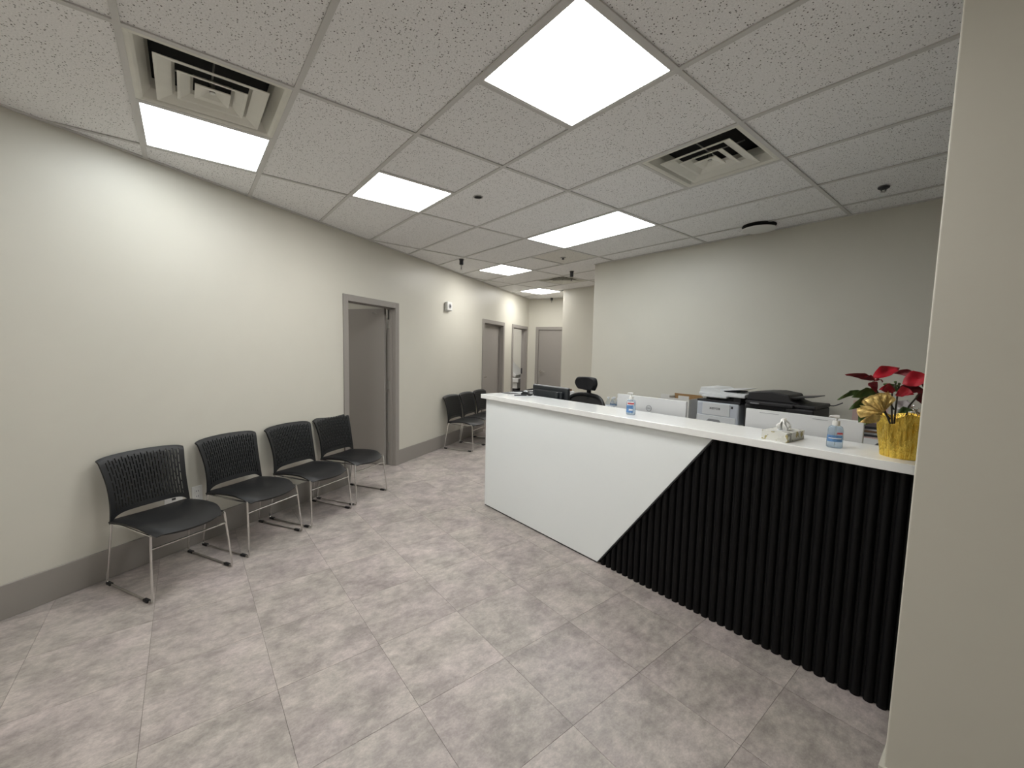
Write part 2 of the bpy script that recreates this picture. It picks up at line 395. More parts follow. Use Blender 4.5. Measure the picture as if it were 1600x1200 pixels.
# ceiling: deck above, tiles lying in a metal grid
ce = box('ceiling', M_dark, None, -7.5, 3.7, YR - 0.2, 9.3, 2.82, 2.86); tag(ce, 'suspended ceiling of speckled white mineral tiles in a metal grid', 'ceiling', kind='structure')
U = 0.6096
SPLIT = {(-1, -1): ('light', 'vent'), (0, 1): ('tile', 'light'), (-1, 1): ('light', 'tile'), (0, 3): ('tile', 'vent'), (-1, 4): ('light4',),
         (-3, 5): ('tile', 'light'), (-3, 7): ('tile', 'vent'), (-4, 8): ('tile', 'light'), (-2, 5): ('tile', 'old'), (0, -3): ('tile', 'light')}
tmesh = {}
def put_tile(x0, x1, y0, y1, m=M_ctile):
    g = 0.004
    P = room_clip(x0 + g, x1 - g, y0 + g, y1 - g)
    if not P or area(P) < 0.004: return
    full = abs(area(P) - (x1 - x0 - 2 * g) * (y1 - y0 - 2 * g)) < 1e-5
    key = (round(x1 - x0, 3), m.name)
    if full:
        if key not in tmesh: tmesh[key] = MB().box(g, x1 - x0 - g, g, y1 - y0 - g, 0.0, 0.015).mesh('ceiling_tile', m)
        me = tmesh[key]
    else: me = MB().prism([(a - x0, b - y0) for a, b in P], 0, 0.015).mesh('ceiling_tile_cut', m)
    o = bpy.data.objects.new('ceiling_tile', me); col.objects.link(o); o.location = (x0, y0, HC + 0.004 + random.uniform(-0.001, 0.001)); o.parent = ce
cross = []
for a in range(-6, 3):
    for b in range(-5, 12):
        x0, x1, y0, y1 = a * 2 * U, (a + 1) * 2 * U, b * U, (b + 1) * U
        k = SPLIT.get((a, b))
        if not k: put_tile(x0, x1, y0, y1); continue
        if len(k) == 2:
            cross.append((x0 + U, y0, y1))
            for h in (0, 1):
                if k[h] in ('tile', 'old'): put_tile(x0 + U * h, x0 + U * (h + 1), y0, y1, M_ctile if k[h] == 'tile' else M_ctile2)
def bar(x0, x1, y0, y1, name):
    P = room_clip(x0, x1, y0, y1)
    if P and area(P) > 0.0008: MB().prism(P, HC - 0.003, HC + 0.003).build(name, M_tbar, ce)
h = 0.012
for a in range(-5, 4):
    for y0, y1 in ((-4, BY), (BY, CY), (CY, 8)):
        if y0 > 0 and a * 2 * U > BX and y0 >= BY: continue
        if y0 >= CY and a * 2 * U > CX + 0.3: continue
        bar(a * 2 * U - h, a * 2 * U + h, y0, y1, 'main_runner')
for b in range(-5, 13):
    for a in range(-6, 3):
        bar(a * 2 * U + h, (a + 1) * 2 * U - h, b * U - h, b * U + h, 'cross_tee')
for x, y0, y1 in cross: bar(x - h, x + h, y0 + h, y1 - h, 'cross_tee')
# wall angle where ceiling meets wall
wa = MB().box(S0, S1, 0.0, 0.022, HC - 0.004, HC + 0.012, wl).build('wall_angle', M_tbar, ce)
MB().box(BX, 3.5, BY - 0.022, BY, HC - 0.004, HC + 0.012).build('wall_angle', M_tbar, ce)
MB().box(CX, BX, CY - 0.022, CY, HC - 0.004, HC + 0.012).build('wall_angle', M_tbar, ce)

# baseboards
BH = 0.19
def base(name, segs, fn, label):
    mb = MB()
    for a, b in segs: mb.box(a, b, 0.0, 0.014, 0.0, BH, fn)
    tag(mb.build(name, M_grey, bevel=0.003), label, 'baseboard', kind='structure')
base('baseboard_left', [(S0, DOORS[0][0] - FACE), (DOORS[0][1] + FACE, DOORS[1][0] - FACE), (DOORS[1][1] + FACE, DOORS[2][0] - FACE), (DOORS[2][1] + FACE, S1)], wl, 'tall grey-brown baseboard along the long wall')
base('baseboard_corridor_end', [(0.02, ED[0] - FACE), (ED[1] + FACE, 1.3)], we, 'grey-brown baseboard at the corridor end')
base('baseboard_back', [(BX, 3.5)], lambda x, y, z: (x, BY - y, z), 'grey-brown baseboard under the broad back wall')
base('baseboard_corridor_right', [(CX, BX)], lambda x, y, z: (x, CY - y, z), 'grey-brown baseboard beside the corridor')
BF = 0.125
mb = MB(); mb.prism([(2.036, 1.36), (2.024, 1.348), (3.5, 1.348), (3.5, 1.36)], 0, BF); mb.prism([(2.024, 1.348), (2.036, 1.36), (2.036, 1.48), (2.024, 1.48)], 0, BF)
tag(mb.build('baseboard_front', M_wall), 'beige baseboard at the foot of the near wall end', 'baseboard', kind='structure')

# ------------------------------------------------------------------ doors
def door_frame(root, a, b, fn, depth=0.12):
    mb = MB()
    f = FACE; j = 0.018
    mb.box(a - f, a + j, 0.0, 0.014, 0, DH + f, fn); mb.box(b - j, b + f, 0.0, 0.014, 0, DH + f, fn); mb.box(a + j, b - j, 0.0, 0.014, DH - j, DH + f, fn)
    mb.box(a, a + j, -depth, 0.0, 0, DH, fn); mb.box(b - j, b, -depth, 0.0, 0, DH, fn); mb.box(a + j, b - j, -depth, 0.0, DH - j, DH, fn)
    # door stop
    mb.box(a + j, a + j + 0.012, -depth * 0.62, -depth * 0.30, 0, DH - j, fn); mb.box(b - j - 0.012, b - j, -depth * 0.62, -depth * 0.30, 0, DH - j, fn)
    mb.box(a + j, b - j, -depth * 0.62, -depth * 0.30, DH - j - 0.012, DH - j, fn)
    mb.build('door_frame', M_grey, root, bevel=0.002)
def leaf(root, fn, wdt, side):      # local: x from the hinge 0..wdt, y thickness 0..0.044
    l = MB().box(0.003, wdt, 0, 0.044, 0.008, DH - 0.022, fn).build('door_leaf', M_grey, root, bevel=0.002)
    return l
def lever(parent, fn, x, z, sgn):   # lever handle on the face y=0, pointing back to the hinge
    mb = MB()
    c = [fn(x, 0.0, z), fn(x, -0.012, z)]
    mb.tube(c, 0.026, 16)
    mb.tube([fn(x, -0.01, z), fn(x, -0.055, z)], 0.010, 10)
    mb.tube([fn(x, -0.05, z), fn(x - 0.11 * sgn, -0.052, z)], [0.011, 0.008], 10)
    mb.build('door_handle', M_chrome, parent, smooth=True)
d1 = thing('door_1', 'open grey door nearest the four chairs, swung into a dark room', 'door', kind='structure')
door_frame(d1, *DOORS[0], wl)
hs = DOORS[0][1] - 0.022
A1 = math.radians(88)
def l1(x, y, z):  # hinge at the right jamb on the far side, swung into the next room
    u = x * math.cos(A1) ; v = x * math.sin(A1)
    ss = hs - u - (y) * math.sin(A1) ; oo = -0.125 - v + (y) * math.cos(A1)
    return wl(ss, oo, z)
lf = leaf(d1, l1, 0.80, 1)
for z in (0.25, 1.03, 1.80):
    MB().tube([wl(hs + 0.004, -0.118, z - 0.055), wl(hs + 0.004, -0.118, z + 0.055)], 0.009, 10).box(hs - 0.002, hs + 0.003, -0.112, -0.070, z - 0.05, z + 0.05, wl).build('hinge', M_steel, d1)
MB().box(hs - 0.03, hs + 0.0, -0.10, -0.085, 1.86, 1.975, wl).tube([wl(hs - 0.02, -0.09, 1.90), wl(hs - 0.05, -0.3, 1.94)], 0.008, 8).build('closer_arm', M_steel, d1)
d2 = thing('door_2', 'closed grey door in the long wall behind the three far chairs', 'door', kind='structure')
door_frame(d2, *DOORS[1], wl)
def l2(x, y, z): return wl(DOORS[1][1] - 0.022 - x, -0.078 - y, z)
lf = leaf(d2, l2, DOORS[1][1] - DOORS[1][0] - 0.044, 1)
lever(lf, l2, DOORS[1][1] - DOORS[1][0] - 0.044 - 0.07, 1.0, 1)
d3 = thing('door_3', 'open doorway nearest the corridor end, showing a bright exam room', 'door', kind='structure')
door_frame(d3, *DOORS[2], wl)
A3 = math.radians(92)
def l3(x, y, z):
    u = x * math.cos(A3); v = x * math.sin(A3)
    return wl(DOORS[2][0] + 0.022 + u + y * math.sin(A3), -0.125 - v + y * math.cos(A3), z)
lf = leaf(d3, l3, 0.80, 1); lever(lf, l3, 0.73, 1.0, 1)
MB().box(DOORS[2][1] - 0.020, DOORS[2][1] - 0.0165, -0.11, -0.08, 0.97, 1.10, wl).build('strike_plate', M_ink, d3)
d4 = thing('door_4', 'closed grey door with lever handle at the corridor end', 'door', kind='structure')
door_frame(d4, *ED, we)
def l4(x, y, z): return we(ED[1] - 0.022 - x, -0.012 - y, z)
lf = leaf(d4, l4, ED[1] - ED[0] - 0.044, 1)
lever(lf, l4, ED[1] - ED[0] - 0.044 - 0.07, 1.03, 1)

for k_, (a, b) in enumerate(DOORS):
    o = MB().box(a + 0.018, b - 0.018, -0.12, 0.0, -0.0024, 0.0, wl).build('floor_threshold', M_ftile, fl)
# rooms seen through the two open doors
def side_room(nm, sa, sb, dep, label):
    mb = MB(); mb.box(sa - 0.1, sa, -dep, -0.12, 0, TOP, wl); mb.box(sb, sb + 0.1, -dep, -0.12, 0, TOP, wl); mb.box(sa - 0.1, sb + 0.1, -dep - 0.1, -dep, 0, TOP, wl)
    struct(mb.build('wall_' + nm, M_wall), label)
    c = MB().box(sa, sb, -dep, -0.12, 2.70, 2.74, wl).build('ceiling_' + nm, M_tbar); tag(c, 'ceiling of the ' + nm.replace('_', ' '), 'ceiling', kind='structure')
    f_ = MB().box(sa, sb, -dep, -0.12, -0.0024, 0.0, wl).build('floor_' + nm, M_ftile); tag(f_, 'tile floor of the ' + nm.replace('_', ' '), 'floor', kind='structure')
side_room('dark_room', 0.9, 3.2, 2.6, 'walls of the dim room behind the first open door')
side_room('exam_room', 5.2, 8.6, 2.9, 'pale walls of the exam room through the far doorway')

# ------------------------------------------------------------------ ceiling lights
def light(x, y, wx, wy, label, m):
    t = thing('ceiling_light', label, 'light', (x, y, HC), 0, 'flat ceiling light panels')
    e = 0.019
    mb = MB()
    a, b = wx / 2 - 0.004, wy / 2 - 0.004
    ai, bi = a - e, b - e
    for (x0, x1, y0, y1) in ((-a, a, -b, -bi), (-a, a, bi, b), (-a, -ai, -bi, bi), (ai, a, -bi, bi)): mb.box(x0, x1, y0, y1, -0.002, 0.03)
    mb.build('frame', M_tbar, t)
    MB().box(-ai, ai, -bi, bi, 0.001, 0.02).build('diffuser', m, t)
    return t
light(0.5 * U + U, 1.5 * U, U, U, 'largest and nearest square light panel, high in the middle of the ceiling', M_lamp)
light(-1.5 * U, -0.5 * U, U, U, 'square light panel against the slotted vent near the long wall', M_lampc)
light(-1.5 * U, 1.5 * U, U, U, 'square light panel above the open door nearest the chairs', M_lamp)
light(-1.0 * U, 4.5 * U, 2 * U, U, 'long rectangular light panel above the reception desk', M_lampc)
light(-4.5 * U, 5.5 * U, U, U, 'small far square light panel over the three far chairs', M_lamp)
light(-6.5 * U, 8.5 * U, U, U, 'farthest square light panel at the corridor mouth', M_lamp)
light(1.5 * U, -2.5 * U, U, U, 'added fill light panel behind the camera, out of view', M_lamp)  # unseen panel added to raise the light level of the whole room
def added_panel(s_, o_, label, strength):
    t = thing('ceiling_light', label, 'light', wl(s_, o_, 2.697), WANG)
    MB().box(-0.30, 0.30, -0.15, 0.15, -0.002, 0.03).build('frame', M_tbar, t)
    MB().box(-0.28, 0.28, -0.13, 0.13, -0.004, -0.002).build('diffuser', mat_panel('panel_' + ('exam' if 'exam' in label else 'dim'), (1, 0.98, 0.95, 1), strength), t)
added_panel(7.4, -1.2, 'added fill light panel inside the exam room, out of view', 75.0)  # unseen fixture added to brighten the exam room walls
added_panel(1.7, -1.5, 'added fill light panel inside the dim room behind the first door, out of view', 32.0)  # added out of sight to light the open door leaf

# ------------------------------------------------------------------ air diffusers
def vent(x, y, label):
    t = thing('ceiling_vent', label, 'vent', (x, y, HC), 0, 'square stepped ceiling vents')
    def ring(prof):        # prof of (half, z), closed loop swept round a square
        mb = MB(); n = len(prof); vs = []
        for hf, z in prof: vs += [(-hf, -hf, z), (hf, -hf, z), (hf, hf, z), (-hf, hf, z)]
        fs = []
        for i in range(n):
            j = (i + 1) % n
            for k in range(4): fs.append((i * 4 + k, i * 4 + (k + 1) % 4, j * 4 + (k + 1) % 4, j * 4 + k))
        return mb.add(vs, fs)
    H0 = U / 2 - 0.004
    ring([(H0, 0.0), (0.276, -0.003), (0.264, 0.003), (0.236, 0.045), (0.226, 0.09), (0.230, 0.09), (0.240, 0.048), (0.268, 0.009), (H0, 0.006)]).build('rim', M_vent, t, bevel=0.003)
    for i, (a, b) in enumerate(((0.210, 0.140), (0.132, 0.074))):
        ring([(a, -0.014), (a - 0.012, -0.012), (b + 0.010, 0.008), (b, 0.022), (b - 0.002, 0.022), (b + 0.008, 0.012), (a - 0.010, -0.007), (a, -0.010)]).build('louvre', M_vent, t, bevel=0.002)
    mb = MB(); c_ = 0.068; e_ = 0.045
    mb.add([(-c_, -c_, -0.014), (c_, -c_, -0.014), (c_, c_, -0.014), (-c_, c_, -0.014), (-e_, -e_, -0.010), (e_, -e_, -0.010), (e_, e_, -0.010), (-e_, e_, -0.010), (0, 0, 0.012),
            (-c_, -c_, -0.009), (c_, -c_, -0.009), (c_, c_, -0.009), (-c_, c_, -0.009)],
           [(0, 1, 5, 4), (1, 2, 6, 5), (2, 3, 7, 6), (3, 0, 4, 7), (4, 5, 8), (5, 6, 8), (6, 7, 8), (7, 4, 8), (0, 9, 10, 1), (1, 10, 11, 2), (2, 11, 12, 3), (3, 12, 9, 0)])
    mb.build('centre_plate', M_vent, t)
    MB().tube([(0, 0, 0.0), (0, 0, 0.06)], 0.012, 10).build('spindle', M_steel, t)
    MB().tube([(-0.2, 0, 0.05), (0.2, 0, 0.05)], 0.004, 6).tube([(0, -0.2, 0.05), (0, 0.2, 0.05)], 0.004, 6).build('bracket', M_steel, t)
    mb = MB(); mb.box(-0.245, 0.245, -0.245, 0.245, 0.10, 0.105)
    for (x0, x1, y0, y1) in ((-0.245, 0.245, -0.245, -0.24), (-0.245, 0.245, 0.24, 0.245), (-0.245, -0.24, -0.24, 0.24), (0.24, 0.245, -0.24, 0.24)): mb.box(x0, x1, y0, y1, 0.062, 0.105)
    mb.build('duct_box', M_dark, t)
vent(-0.5 * U, -0.5 * U, 'large square stepped vent beside the light panel near the long wall')
vent(1.5 * U, 3.5 * U, 'square stepped vent above the reception desk near the right wall')
vent(-4.5 * U, 7.5 * U, 'small far square stepped vent near the corridor')
# round ceiling diffuser by the back wall
t = thing('round_diffuser', 'round white ceiling disc with dark gap near the back wall', 'vent', (0.60, 3.735, HC))
MB().lathe([(0.0005, -0.040), (0.10, -0.042), (0.136, -0.036), (0.142, -0.029), (0.10, -0.028), (0.0005, -0.028)], 32).build('disc', M_whitepl, t, smooth=True)
MB().lathe([(0.0005, -0.004), (0.140, -0.004), (0.140, 0.003), (0.0005, 0.003)], 32).build('throat', M_dark, t)
MB().tube([(0, 0, -0.030), (0, 0, 0.0)], 0.07, 16).build('stem', M_dark, t)

# ------------------------------------------------------------------ sprinklers and detectors
def pendent(x, y, label, dark=True, drop=0.055):
    t = thing('sprinkler_head', label, 'sprinkler', (x, y, HC - 0.002), 0, 'ceiling sprinkler heads')
    m = M_ink if dark else M_steel
    MB().lathe([(0.0005, 0.0), (0.034, 0.0), (0.032, -0.008), (0.022, -0.014), (0.0005, -0.014)], 20).build('escutcheon', m, t, smooth=True)
    mb = MB(); mb.tube([(0, 0, -0.008), (0, 0, -0.55 * drop)], 0.012 if drop < 0.08 else 0.026, 12)
    mb.tube([(-0.011, 0, -0.4 * drop), (-0.013, 0, -0.75 * drop), (0, 0, -drop)], 0.003, 6); mb.tube([(0.011, 0, -0.4 * drop), (0.013, 0, -0.75 * drop), (0, 0, -drop)], 0.003, 6)
    mb.build('body', m, t)
    MB().lathe([(0.0005, -drop), (0.016, -drop), (0.016, -drop - 0.003), (0.0005, -drop - 0.003)], 12).build('deflector', M_steel, t)
pendent(1.519, 3.409, 'flat bronze sprinkler head in the ceiling right of the round disc', True, 0.03)
pendent(-2.556, 2.47, 'black hanging sprinkler head near the long wall', True, 0.13)
pendent(-2.09, 4.10, 'black hanging sprinkler head between back wall corner and far vent', True, 0.14)
pendent(-4.50, 6.02, 'tiny dark sprinkler head in front of the corridor end door', True, 0.10)
t = thing('sprinkler_head', 'recessed dark round hole sprinkler between the two square light panels', 'sprinkler', (-0.555, 1.395, HC + 0.002), 0, 'ceiling sprinkler heads')
MB().lathe([(0.030, 0.0), (0.038, 0.0), (0.038, -0.004), (0.030, -0.004), (0.030, 0.0)], 24).build('escutcheon', M_steel, t, smooth=True)
MB().lathe([(0.0005, 0.0), (0.030, 0.0), (0.030, -0.002), (0.0005, -0.002)], 24).build('cup', M_dark, t)
t = thing('sprinkler_head', 'small flat sprinkler head in the darker square tile by the long light', 'sprinkler', (-1.56, 3.374, HC + 0.002), 0, 'ceiling sprinkler heads')
MB().lathe([(0.0005, 0.0), (0.036, 0.0), (0.034, -0.006), (0.0005, -0.008)], 20).build('escutcheon', M_steel, t, smooth=True)
MB().lathe([(0.0005, -0.006), (0.012, -0.006), (0.012, -0.022), (0.018, -0.024), (0.0005, -0.026)], 12).build('body', M_ink, t)

# ------------------------------------------------------------------ wall fittings
def wall_thing(name, label, cat, s_, z_):      # local x along the wall, local y out of the wall, z up
    return thing(name, label, cat, wl(s_, 0, z_), math.atan2(-D.y, -D.x))
t = wall_thing('wall_alarm', 'small white square alarm with round grey centre on the long wall', 'alarm', 4.09, 2.145)
MB().box(-0.070, 0.070, 0.015, 0.058, -0.062, 0.068).build('housing', M_whitepl, t, bevel=0.012, seg=3)
MB().box(-0.060, 0.060, 0.0, 0.02, -0.075, 0.06).build('mount', M_whitepl, t, bevel=0.006)
MB().tube([(0, 0.057, 0.003), (0, 0.062, 0.003)], 0.034, 24).build('sounder', M_greypl, t)
MB().tube([(0, 0.061, 0.003), (0, 0.064, 0.003)], 0.016, 16).build('sounder_core', M_ink, t)
MB().box(-0.085, -0.065, 0.01, 0.035, -0.02, 0.02).build('strobe', M_whitepl, t, bevel=0.004)
t = wall_thing('wall_outlet', 'white double power outlet on the wall between the first two chairs', 'outlet', 0.555, 0.382)
MB().box(-0.036, 0.036, 0.0, 0.006, -0.058, 0.058).build('plate', M_whitepl, t, bevel=0.003)
for dz in (-0.02, 0.02):
    o = MB().box(-0.017, 0.017, 0.004, 0.008, dz - 0.015, dz + 0.015).build('socket', M_paper, t, bevel=0.003)
    MB().box(-0.008, -0.005, 0.007, 0.0085, dz - 0.006, dz + 0.006).box(0.005, 0.008, 0.007, 0.0085, dz - 0.006, dz + 0.006).build('slots', M_ink, o)
t = wall_thing('wall_plate', 'small white horizontal wall plate with a dark jack behind the nearest chair', 'wall plate', 0.40, 0.392)
MB().box(-0.058, 0.058, 0.0, 0.006, -0.03, 0.03).build('plate', M_whitepl, t, bevel=0.003)
MB().box(-0.012, 0.012, 0.005, 0.008, -0.008, 0.006).build('jack', M_ink, t)

# ------------------------------------------------------------------ stacking chairs
def make_chair():
    t = thing('stacking_chair', 'x', 'chair')
    # local: y out from the wall (facing), z up, origin on the floor under the middle
    # seat
    nu, nv = 17, 15; g = []
    for i in range(nu):
        u = -1 + 2 * i / (nu - 1); rowv = []
        for j in range(nv):
            v = j / (nv - 1)
            half = 0.222 - 0.012 * v - 0.03 * max(0, (v - 0.72) / 0.28) ** 2.2
            front = 0.285 - 0.055 * abs(u) ** 2.4
            x = u * half; y = -0.185 + (front + 0.185) * v
            z = 0.418 - 0.012 * (1 - u * u) * math.sin(PI * min(1, v * 1.05)) + 0.006 * (u * u) - 0.040 * max(0, (v - 0.68) / 0.32) ** 1.8 + 0.010 * math.sin(PI * v) - 0.016 * (1 - v) ** 2
            z -= 0.012 * max(0, abs(u) - 0.85) / 0.15
            rowv.append(Vector((x, y, z)))
        g.append(rowv)
    MB().sheet(g, 0.014).build('seat', M_blackp, t, smooth=True)
    # backrest: curved slotted shell
    ribs = 24
    us = [-1.0, -0.93]
    for k in range(ribs):
        c0 = -0.90 + 1.80 * (k + 0.5) / ribs; us += [c0 - 0.0135, c0 + 0.0135]
    us += [0.93, 1.0]; us = sorted(us)
    ts = [0, 0.05, 0.085] + [0.085 + 0.855 * (k + 1) / 30 for k in range(30)] + [0.97, 1.0]
    slot_cols = {i for i in range(len(us) - 1) if us[i + 1] - us[i] < 0.03 and abs(us[i]) < 0.92}
    def bp(u, v):
        flare = 0.220 + 0.014 * v ** 2 - 0.012 * math.sin(PI * v)
        x = u * flare
        z = 0.385 + 0.398 * v + 0.012 * (1 - u * u) * min(1, v * 2) - 0.014 * abs(u) ** 10 * max(0, (v - 0.95) / 0.05)
        y = -0.178 - 0.075 * v ** 1.3 + 0.012 * math.sin(PI * v) - 0.026 * (1 - u * u) * min(1, v * 2.2)
        if v > 0.9: y -= 0.014 * ((v - 0.9) / 0.1) ** 2
        return Vector((x, y, z))
    def vb(u): return 0.145 - 0.075 * min(1, abs(u) / 0.93) ** 8
    g = [[bp(u, 0), bp(u, vb(u) * 0.5)] + [bp(u, vb(u) + (1 - vb(u)) * t_) for t_ in ts] for u in us]
    def keep(i, j):
        u = (us[i] + us[i + 1]) / 2
        if j < 2: return abs(u) > 0.93
        if i in slot_cols and 4 <= j < 34: return (j - 4 + (i // 2 % 2) * 3) % 6 == 5
        return True
    MB().sheet(g, 0.012, keep).build('backrest', M_blackp, t)
    for sx in (-1, 1):
        pts = [(sx * 0.205, 0.225, 0.388), (sx * 0.226, 0.257, 0.0075), (sx * 0.226, -0.235, 0.0075), (sx * 0.214, -0.172, 0.395)]
        MB().tube(rpath(pts, 0.022, 4), 0.0065, 8).build('leg_frame', M_chrome, t, smooth=True)
        for yy in (0.20, -0.205):
            MB().box(sx * 0.226 - 0.010, sx * 0.226 + 0.010, yy - 0.024, yy + 0.024, 0.0, 0.016).build('foot_glide', M_blackp, t, bevel=0.003)
    MB().tube([(-0.208, 0.232, 0.313), (0.208, 0.232, 0.313)], 0.0055, 8).build('cross_bar', M_chrome, t, smooth=True)
    for sx in (-1, 1):
        MB().tube(rpath([(sx * 0.205, 0.222, 0.388), (sx * 0.19, -0.10, 0.380), (sx * 0.214, -0.165, 0.392)], 0.05), 0.006, 6).build('under_rail', M_chrome, t, smooth=True)
    return t
proto = make_chair()
CH = [(0.208, 0.310, 'black slotted-back chair nearest the camera, first of the row of four', 'row of four chairs', -1.0),
      (0.778, 0.290, 'second black slotted-back chair in the row of four, right of the outlet', 'row of four chairs', 1.5),
      (1.312, 0.300, 'third black slotted-back chair, beside the one standing at the open door', 'row of four chairs', 0.5),
      (1.840, 0.270, 'black slotted-back chair standing in front of the open door', 'row of four chairs', 1.5),
      (4.172, 0.300, 'nearest of the three far black chairs, fully visible beside the desk', 'three far chairs', 0),
      (4.655, 0.300, 'middle one of the three far black chairs', 'three far chairs', 0),
      (5.140, 0.300, 'farthest black chair, half hidden by the desk corner', 'three far chairs', 0)]
for i, (s_, o_, lab, grp, jit) in enumerate(CH):
    o = proto if i == 0 else copy_tree(proto)
    o.location = wl(s_, o_, 0); o.rotation_euler = (0, 0, WANG - PI + math.radians(jit)); tag(o, lab, 'chair', grp)

# ------------------------------------------------------------------ reception desk
DR = math.radians(1.0)
desk = thing('reception_desk', 'long reception desk with white front and black fluted slanted end', 'desk', (-0.941, 1.778, 0), DR)
DL = 3.55
ZT = 1.043
dg0, dg1 = 1.365, 2.128         # foot and head of the slanted edge, along the front
box('carcass', M_dark, desk, 0.02, DL, 0.030, 0.055, 0.0, ZT)
MB().prism([(0.0, 0.012), (dg0 + 0.009, 0.012), (dg1, ZT - 0.001), (0.0, ZT - 0.001)], 0.0, 0.024, lambda x, y, z: (x, z, y)).build('front_panel', M_white_panel, desk, bevel=0.0015)
MB().prism([(dg0 + 0.011, 0.012), (dg0 + 0.018, 0.012), (dg1 + 0.010, ZT - 0.001), (dg1 + 0.002, ZT - 0.001)], 0.002, 0.029, lambda x, y, z: (x, z, y)).build('edge_strip', M_ink, desk)
box('end_panel', M_white_panel, desk, 0.0, 0.022, 0.0245, 0.99, 0.012, ZT - 0.001, bevel=0.0015)
box('return_panel', M_white_panel, desk, 0.165, 0.185, 0.056, 0.99, 0.012, ZT - 0.001)
box('plinth', M_ink, desk, 0.004, dg0, 0.006, 0.030, 0.0, 0.010)
pitch = 0.0452
def zdiag(x): return max(0.0, min(ZT - 0.002, (x - (dg0 + 0.018)) / (dg1 + 0.010 - dg0 - 0.018) * ZT))
k = 0; x = dg0 + 0.02; slat_full = None
while x < DL - pitch:
    n = 8; prof = []
    for q in range(n + 1):
        a = PI * q / n
        prof.append((pitch * 0.5 - 0.5 * (pitch - 0.0085) * math.cos(a), 0.029 - 0.020 * math.sin(a) ** 0.8))
    if zdiag(x) < ZT - 0.003:
        P = [(x + px, py) for px, py in prof]; m_ = len(P); vsx = [(a, b, 0.0008) for a, b in P] + [(a, b, max(0.012, zdiag(a) - 0.001)) for a, b in P]
        mb = MB(); mb.add(vsx, [tuple(range(m_)), tuple(reversed(range(m_, 2 * m_)))] + [(i, (i + 1) % m_, m_ + (i + 1) % m_, m_ + i) for i in range(m_)])
        mb.build('slat', M_black, desk, smooth=True)
    else:
        if slat_full is None:
            slat_full = MB().prism(prof, 0.0008, ZT - 0.002).mesh('slat', M_black, True)
        o = bpy.data.objects.new('slat', slat_full); col.objects.link(o); o.parent = desk; o.location = (x, 0, 0)
    x += pitch
# inner work surface
ws = thing('work_surface', 'lower white work surface behind the reception counter', 'desk', (-0.941, 1.778, 0), DR)
box('top', M_white_panel, ws, 0.20, DL, 0.060, 0.56, 0.715, 0.745, bevel=0.002)
for xx in (0.21, 1.9, 3.4): box('support', M_white_panel, ws, xx, xx + 0.02, 0.06, 0.52, 0.0, 0.715)
# counter slab with a return at the left end
ct = MB().prism([(-0.05, -0.03), (DL, -0.03), (DL, 0.335), (0.20, 0.335), (0.20, 1.02), (-0.05, 1.02)], ZT, ZT + 0.040).build('countertop', M_counter, None, bevel=0.003)
ct.location = (-0.941, 1.778, 0); ct.rotation_euler = (0, 0, DR)
tag(ct, 'glossy white stone counter slab on top of the reception desk', 'countertop')
ZC = ZT + 0.040

# ------------------------------------------------------------------ monitors
def monitor(x0, x1, y, ztop, hh, label, m, rot=0.0, logo=True):
    cx = (x0 + x1) / 2; wd = (x1 - x0)
    t = thing('computer_monitor', label, 'monitor', (cx, y, 0.745), rot)
    zt = ztop - 0.745; zb = zt - hh
    MB().box(-wd / 2, wd / 2, 0.0, 0.016, zb, zt).build('back_shell', m, t, bevel=0.004)
    MB().box(-wd / 2 + 0.10, wd / 2 - 0.10, -0.022, 0.002, zb + 0.02, zb + 0.14).build('rear_bulge', m, t, bevel=0.012, seg=3)
    MB().box(-wd / 2 + 0.008, wd / 2 - 0.008, 0.0155, 0.018, zb + 0.018, zt - 0.008).build('screen', M_ink, t)
    MB().box(-0.035, 0.035, -0.045, -0.018, 0.006, zb + 0.10).build('stand_neck', M_steel, t, bevel=0.004)
    MB().box(-0.11, 0.11, -0.12, 0.07, 0.0, 0.012).build('stand_base', M_steel, t, bevel=0.004)
    if logo:
        zl = logo - 0.745
        MB().tube([(0.021 * math.cos(2 * PI * k / 28), -0.001, zl + 0.021 * math.sin(2 * PI * k / 28)) for k in range(28)], 0.0016, 6, closed=True).build('logo_ring', M_lgrey, t)
        text_mesh('DELL', 0.0145, M_lgrey, 'logo_text', t, Matrix.Translation((0, -0.0008, zl)) @ Matrix.Rotation(PI / 2, 4, 'X'), 0.0006)
    return t
monitor(0.250, 0.822, 2.195, 1.184, 0.345, 'white monitor seen from behind, round logo, left of the white printer', M_monwhite, math.radians(-0.5), 1.103)
monitor(1.197, 1.752, 2.195, 1.187, 0.345, 'white monitor seen from behind, between tissue box and potted plant', M_monwhite, math.radians(0.0), False)
# vent slot on the second shell
o2 = [o for o in bpy.data.objects if o.name.startswith('computer_monitor')][-1]
MB().box(-0.20, -0.10, -0.001, 0.001, 0.424, 0.4265).build('vent_slot', M_lgrey, o2); MB().box(0.06, 0.13, -0.001, 0.001, 0.424, 0.4265).build('vent_slot', M_lgrey, o2)
t = thing('computer_monitor', 'black thick monitor seen from behind at the left of the counter', 'monitor', ((at_y(833, 600, 2.205).x + at_y(887, 607, 2.205).x) / 2, 2.205, 0.745), math.radians(-1.0))
MB().box(-0.240, 0.240, 0.0, 0.03, 0.095, 0.427).build('back_shell', mat('monitor_black', (0.018, 0.021, 0.024, 1), 0.35, var=0.05), t, bevel=0.005)
MB().box(-0.19, 0.19, -0.03, 0.002, 0.12, 0.395).build('rear_bulge', MATS['monitor_black'], t, bevel=0.012, seg=3)
MB().box(0.13, 0.16, -0.05, -0.02, 0.2, 0.39).build('rear_rib', MATS['monitor_black'], t, bevel=0.006)
